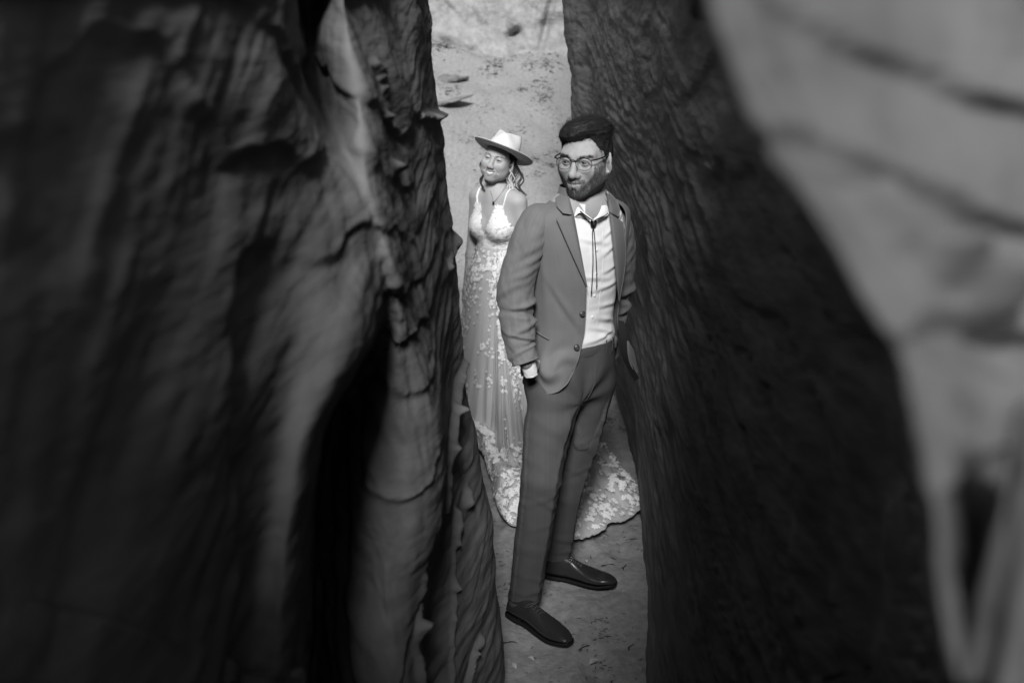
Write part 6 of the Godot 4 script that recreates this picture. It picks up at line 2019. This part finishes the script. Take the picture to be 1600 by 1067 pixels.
func bride_hat(woman: Node3D):
	var hat := Node3D.new()
	hat.name = "hat"
	woman.add_child(hat)
	var x := Transform3D(Basis(Vector3.UP, deg_to_rad(-20.0)) * Basis(Vector3.BACK, deg_to_rad(-16.5)) * Basis(Vector3.RIGHT, deg_to_rad(-25.0)) * Basis.from_scale(Vector3(1.05, 0.95, 1.05)), Vector3(-0.04776, 1.501, -5))
	hat.position = x.origin - B_AT
	# brim: a felt disc, top and underside, curled a little at the rim
	var nu := 72
	var v := PackedVector3Array()
	var prof := [[0.078, 0.006], [0.10, 0.003], [0.125, 0.003], [0.145, 0.007], [0.152, 0.0105], [0.1545, 0.0115], [0.153, 0.0085], [0.145, 0.0035], [0.125, -0.001], [0.10, -0.001], [0.078, 0.001]]
	for q in prof:
		for i in nu:
			var a := TAU * i / nu
			var rx: float = q[0] * 0.965
			var rz: float = q[0] * 1.06 if q[0] > 0.09 else q[0] * 1.18
			v.append(x * Vector3(cos(a) * rx, q[1] + 0.012 * pow(q[0] / 0.15, 3.0) * (cos(a) * cos(a) - 0.45), sin(a) * rz))
	put(hat, "brim", sheet(v, nu, prof.size(), true, false), M.felt)
	# crown: tall, creased along the top and pinched in front
	v = PackedVector3Array()
	var nv := 30
	for j in nv:
		var t := j / (nv - 1.0)
		for i in nu:
			var a := TAU * i / nu
			var up := sin(minf(t * 1.25, 1.0) * PI / 2) if t < 0.8 else 1.0
			var r := lerpf(1.0, 0.74, smoothstep(0.0, 0.8, t)) if t < 0.8 else 0.74 * (1.0 - (t - 0.8) / 0.2)
			var rx := 0.076 * r
			var rz := 0.092 * r
			var h := 0.112 * up * (1.0 - 0.0 * t)
			if t >= 0.8:
				h = 0.112 - 0.016 * smoothstep(0.0, 1.0, (t - 0.8) / 0.2)
			var p := Vector3(cos(a) * rx, h, sin(a) * rz)
			# crease along the middle, pinch on both sides of the front
			p.y -= 0.016 * bell(p.x / 0.018) * smoothstep(0.07, 0.11, p.y) * smoothstep(0.10, 0.02, absf(p.z))
			var pinch := smoothstep(0.035, 0.10, p.y) * smoothstep(0.0, 0.06, p.z)
			p.x *= 1.0 - 0.45 * pinch
			p.y -= 0.020 * smoothstep(0.0, 0.09, p.z) * smoothstep(0.08, 0.112, p.y)
			v.append(x * p)
	put(hat, "crown", sheet(v, nu, nv, true, false), M.felt)
	var band := PackedVector3Array()
	for j in 4:
		for i in nu:
			var a := TAU * i / nu
			var k := j / 3.0
			band.append(x * Vector3(cos(a) * (0.0775 - 0.004 * k), 0.004 + 0.016 * k, sin(a) * (0.0935 - 0.004 * k)))
	put(hat, "band", sheet(band, nu, 4, true, false), M.felt_band)
	# tuft at the side
	put(hat, "feather", tube_mesh([x * Vector3(0.080, 0.010, -0.01), x * Vector3(0.088, 0.020, -0.014), x * Vector3(0.090, 0.034, -0.020)], [0.002, 0.004, 0.001], 6, 0.4), M.twig)

# ---------------------------------------------------------------- small things on the sand
func floor_at(x: float, z: float) -> float:
	return ground_height(x, z) + 0.028 * n_big.get_noise_2d(x * 1.7, z * 1.7) + 0.007 * n_mid.get_noise_2d(x * 9.0, z * 9.0)

func build_litter():
	# crumbs of bark and needles, too many to count
	var bit := tube_mesh([Vector3(-0.5, 0, 0), Vector3(0.0, 0.05, 0.06), Vector3(0.5, 0, 0)], [0.03, 0.10, 0.04], 5, 0.6)
	var mm := MultiMesh.new()
	mm.transform_format = MultiMesh.TRANSFORM_3D
	mm.mesh = bit
	var spots := []
	var tries := 0
	while spots.size() < 8000 and tries < 200000:
		tries += 1
		var z := -2.6 - 8.0 * rng.randf()
		var x := rng.randf_range(-1.0, 0.8)
		var dense := n_big.get_noise_2d(x * 2.2 + 20.0, z * 1.6) + 0.5 * n_mid.get_noise_2d(x * 7.0, z * 5.0)
		if rng.randf() > smoothstep(0.05, 0.75, dense) + 0.02:
			continue
		spots.append(Vector2(x, z))
	mm.instance_count = spots.size()
	for i in spots.size():
		var p: Vector2 = spots[i]
		var size := rng.randf_range(0.006, 0.020) * (1.0 + 0.20 * maxf(0.0, -p.y - 3.6)) * (1.8 if rng.randf() < 0.06 else 1.0)
		var b := Basis(Vector3.UP, rng.randf() * TAU) * Basis(Vector3.BACK, rng.randf_range(-0.2, 0.2)) * Basis.from_scale(Vector3(size, size * 0.7, size))
		mm.set_instance_transform(i, Transform3D(b, Vector3(p.x, floor_at(p.x, p.y) + 0.002, p.y)))
	var o := MultiMeshInstance3D.new()
	o.name = "plant_litter"
	o.multimesh = mm
	o.material_override = M.twig
	add_child(o)
	tag(o, "dark crumbs of bark and needles strewn over the sand", "litter")
	o.set_meta("kind", "stuff")
	# single pieces one can pick out
	for q in [[Vector3(0.006685, 0, -2.945), 0.030, 0.5, true, "pale curled dry leaf on the sand against the foot of the left wall"], [Vector3(0.2869, 0, -2.967), 0.042, 2.3, true, "longest pale dry leaf, lying alone on the sand past the nearer shoe's toe"], [Vector3(0.3076, 0, -3.638), 0.022, 0.2, true, "small pale leaf between the farther shoe and the dress train"], [Vector3(0.4219, 0, -3.669), 0.030, 1.0, false, "curled dark dry leaf on the sand below the edge of the dress train"], [Vector3(0.06772, 0, -2.992), 0.026, 0.9, true, "pale sliver of leaf under the side of the nearer shoe"]]:
		var at: Vector3 = q[0]
		var v := PackedVector3Array()
		for j in 9:
			for i in 5:
				var t := j / 8.0
				var k := i / 4.0 * 2.0 - 1.0
				v.append(Vector3(k * 0.30 * sin(PI * (0.06 + 0.9 * t)), 0.10 * k * k + 0.12 * sin(t * 4.0), t - 0.5) * q[1])
		var lf := part(self, "dry_leaf", sheet(v, 5, 9, false, false), M.leaf_pale if q[3] else M.leaf)
		lf.position = Vector3(at.x, floor_at(at.x, at.z) + 0.003, at.z)
		lf.rotation.y = q[2]
		tag(lf, q[4], "leaf", "dry leaves on the sand")
	for q in [[Vector3(0.2572, 0, -3.056), 0.055, 0.6, "dark twig just off the toe of the nearer shoe"], [Vector3(0.3148, 0, -3.114), 0.045, 0.3, "short twig in the open sand between nearer shoe and right wall"], [Vector3(0.3959, 0, -3.618), 0.06, 0.2, "dark twig on the sand beside the curled dark leaf by the train"], [Vector3(0.4602, 0, -3.602), 0.05, 1.2, "short twig lying crosswise between the train and the right wall"], [Vector3(0.4248, 0, -3.056), 0.05, 1.0, "twig at the very foot of the shadowed right wall"], [Vector3(-0.01157, 0, -3.087), 0.06, 0.1, "twig at the foot of the left wall beside the nearer shoe"]]:
		var at: Vector3 = q[0]
		var pts := []
		for k in 6:
			pts.append(Vector3((k / 5.0 - 0.5) * q[1], 0.004 * sin(k * 2.0), 0.006 * sin(k * 1.7 + q[2])))
		var tw := part(self, "twig", tube_mesh(pts, [0.002, 0.0028, 0.0024, 0.0026, 0.002, 0.001], 6), M.twig)
		tw.position = Vector3(at.x, floor_at(at.x, at.z) + 0.003, at.z)
		tw.rotation.y = q[2]
		tag(tw, q[3], "twig", "twigs on the sand")
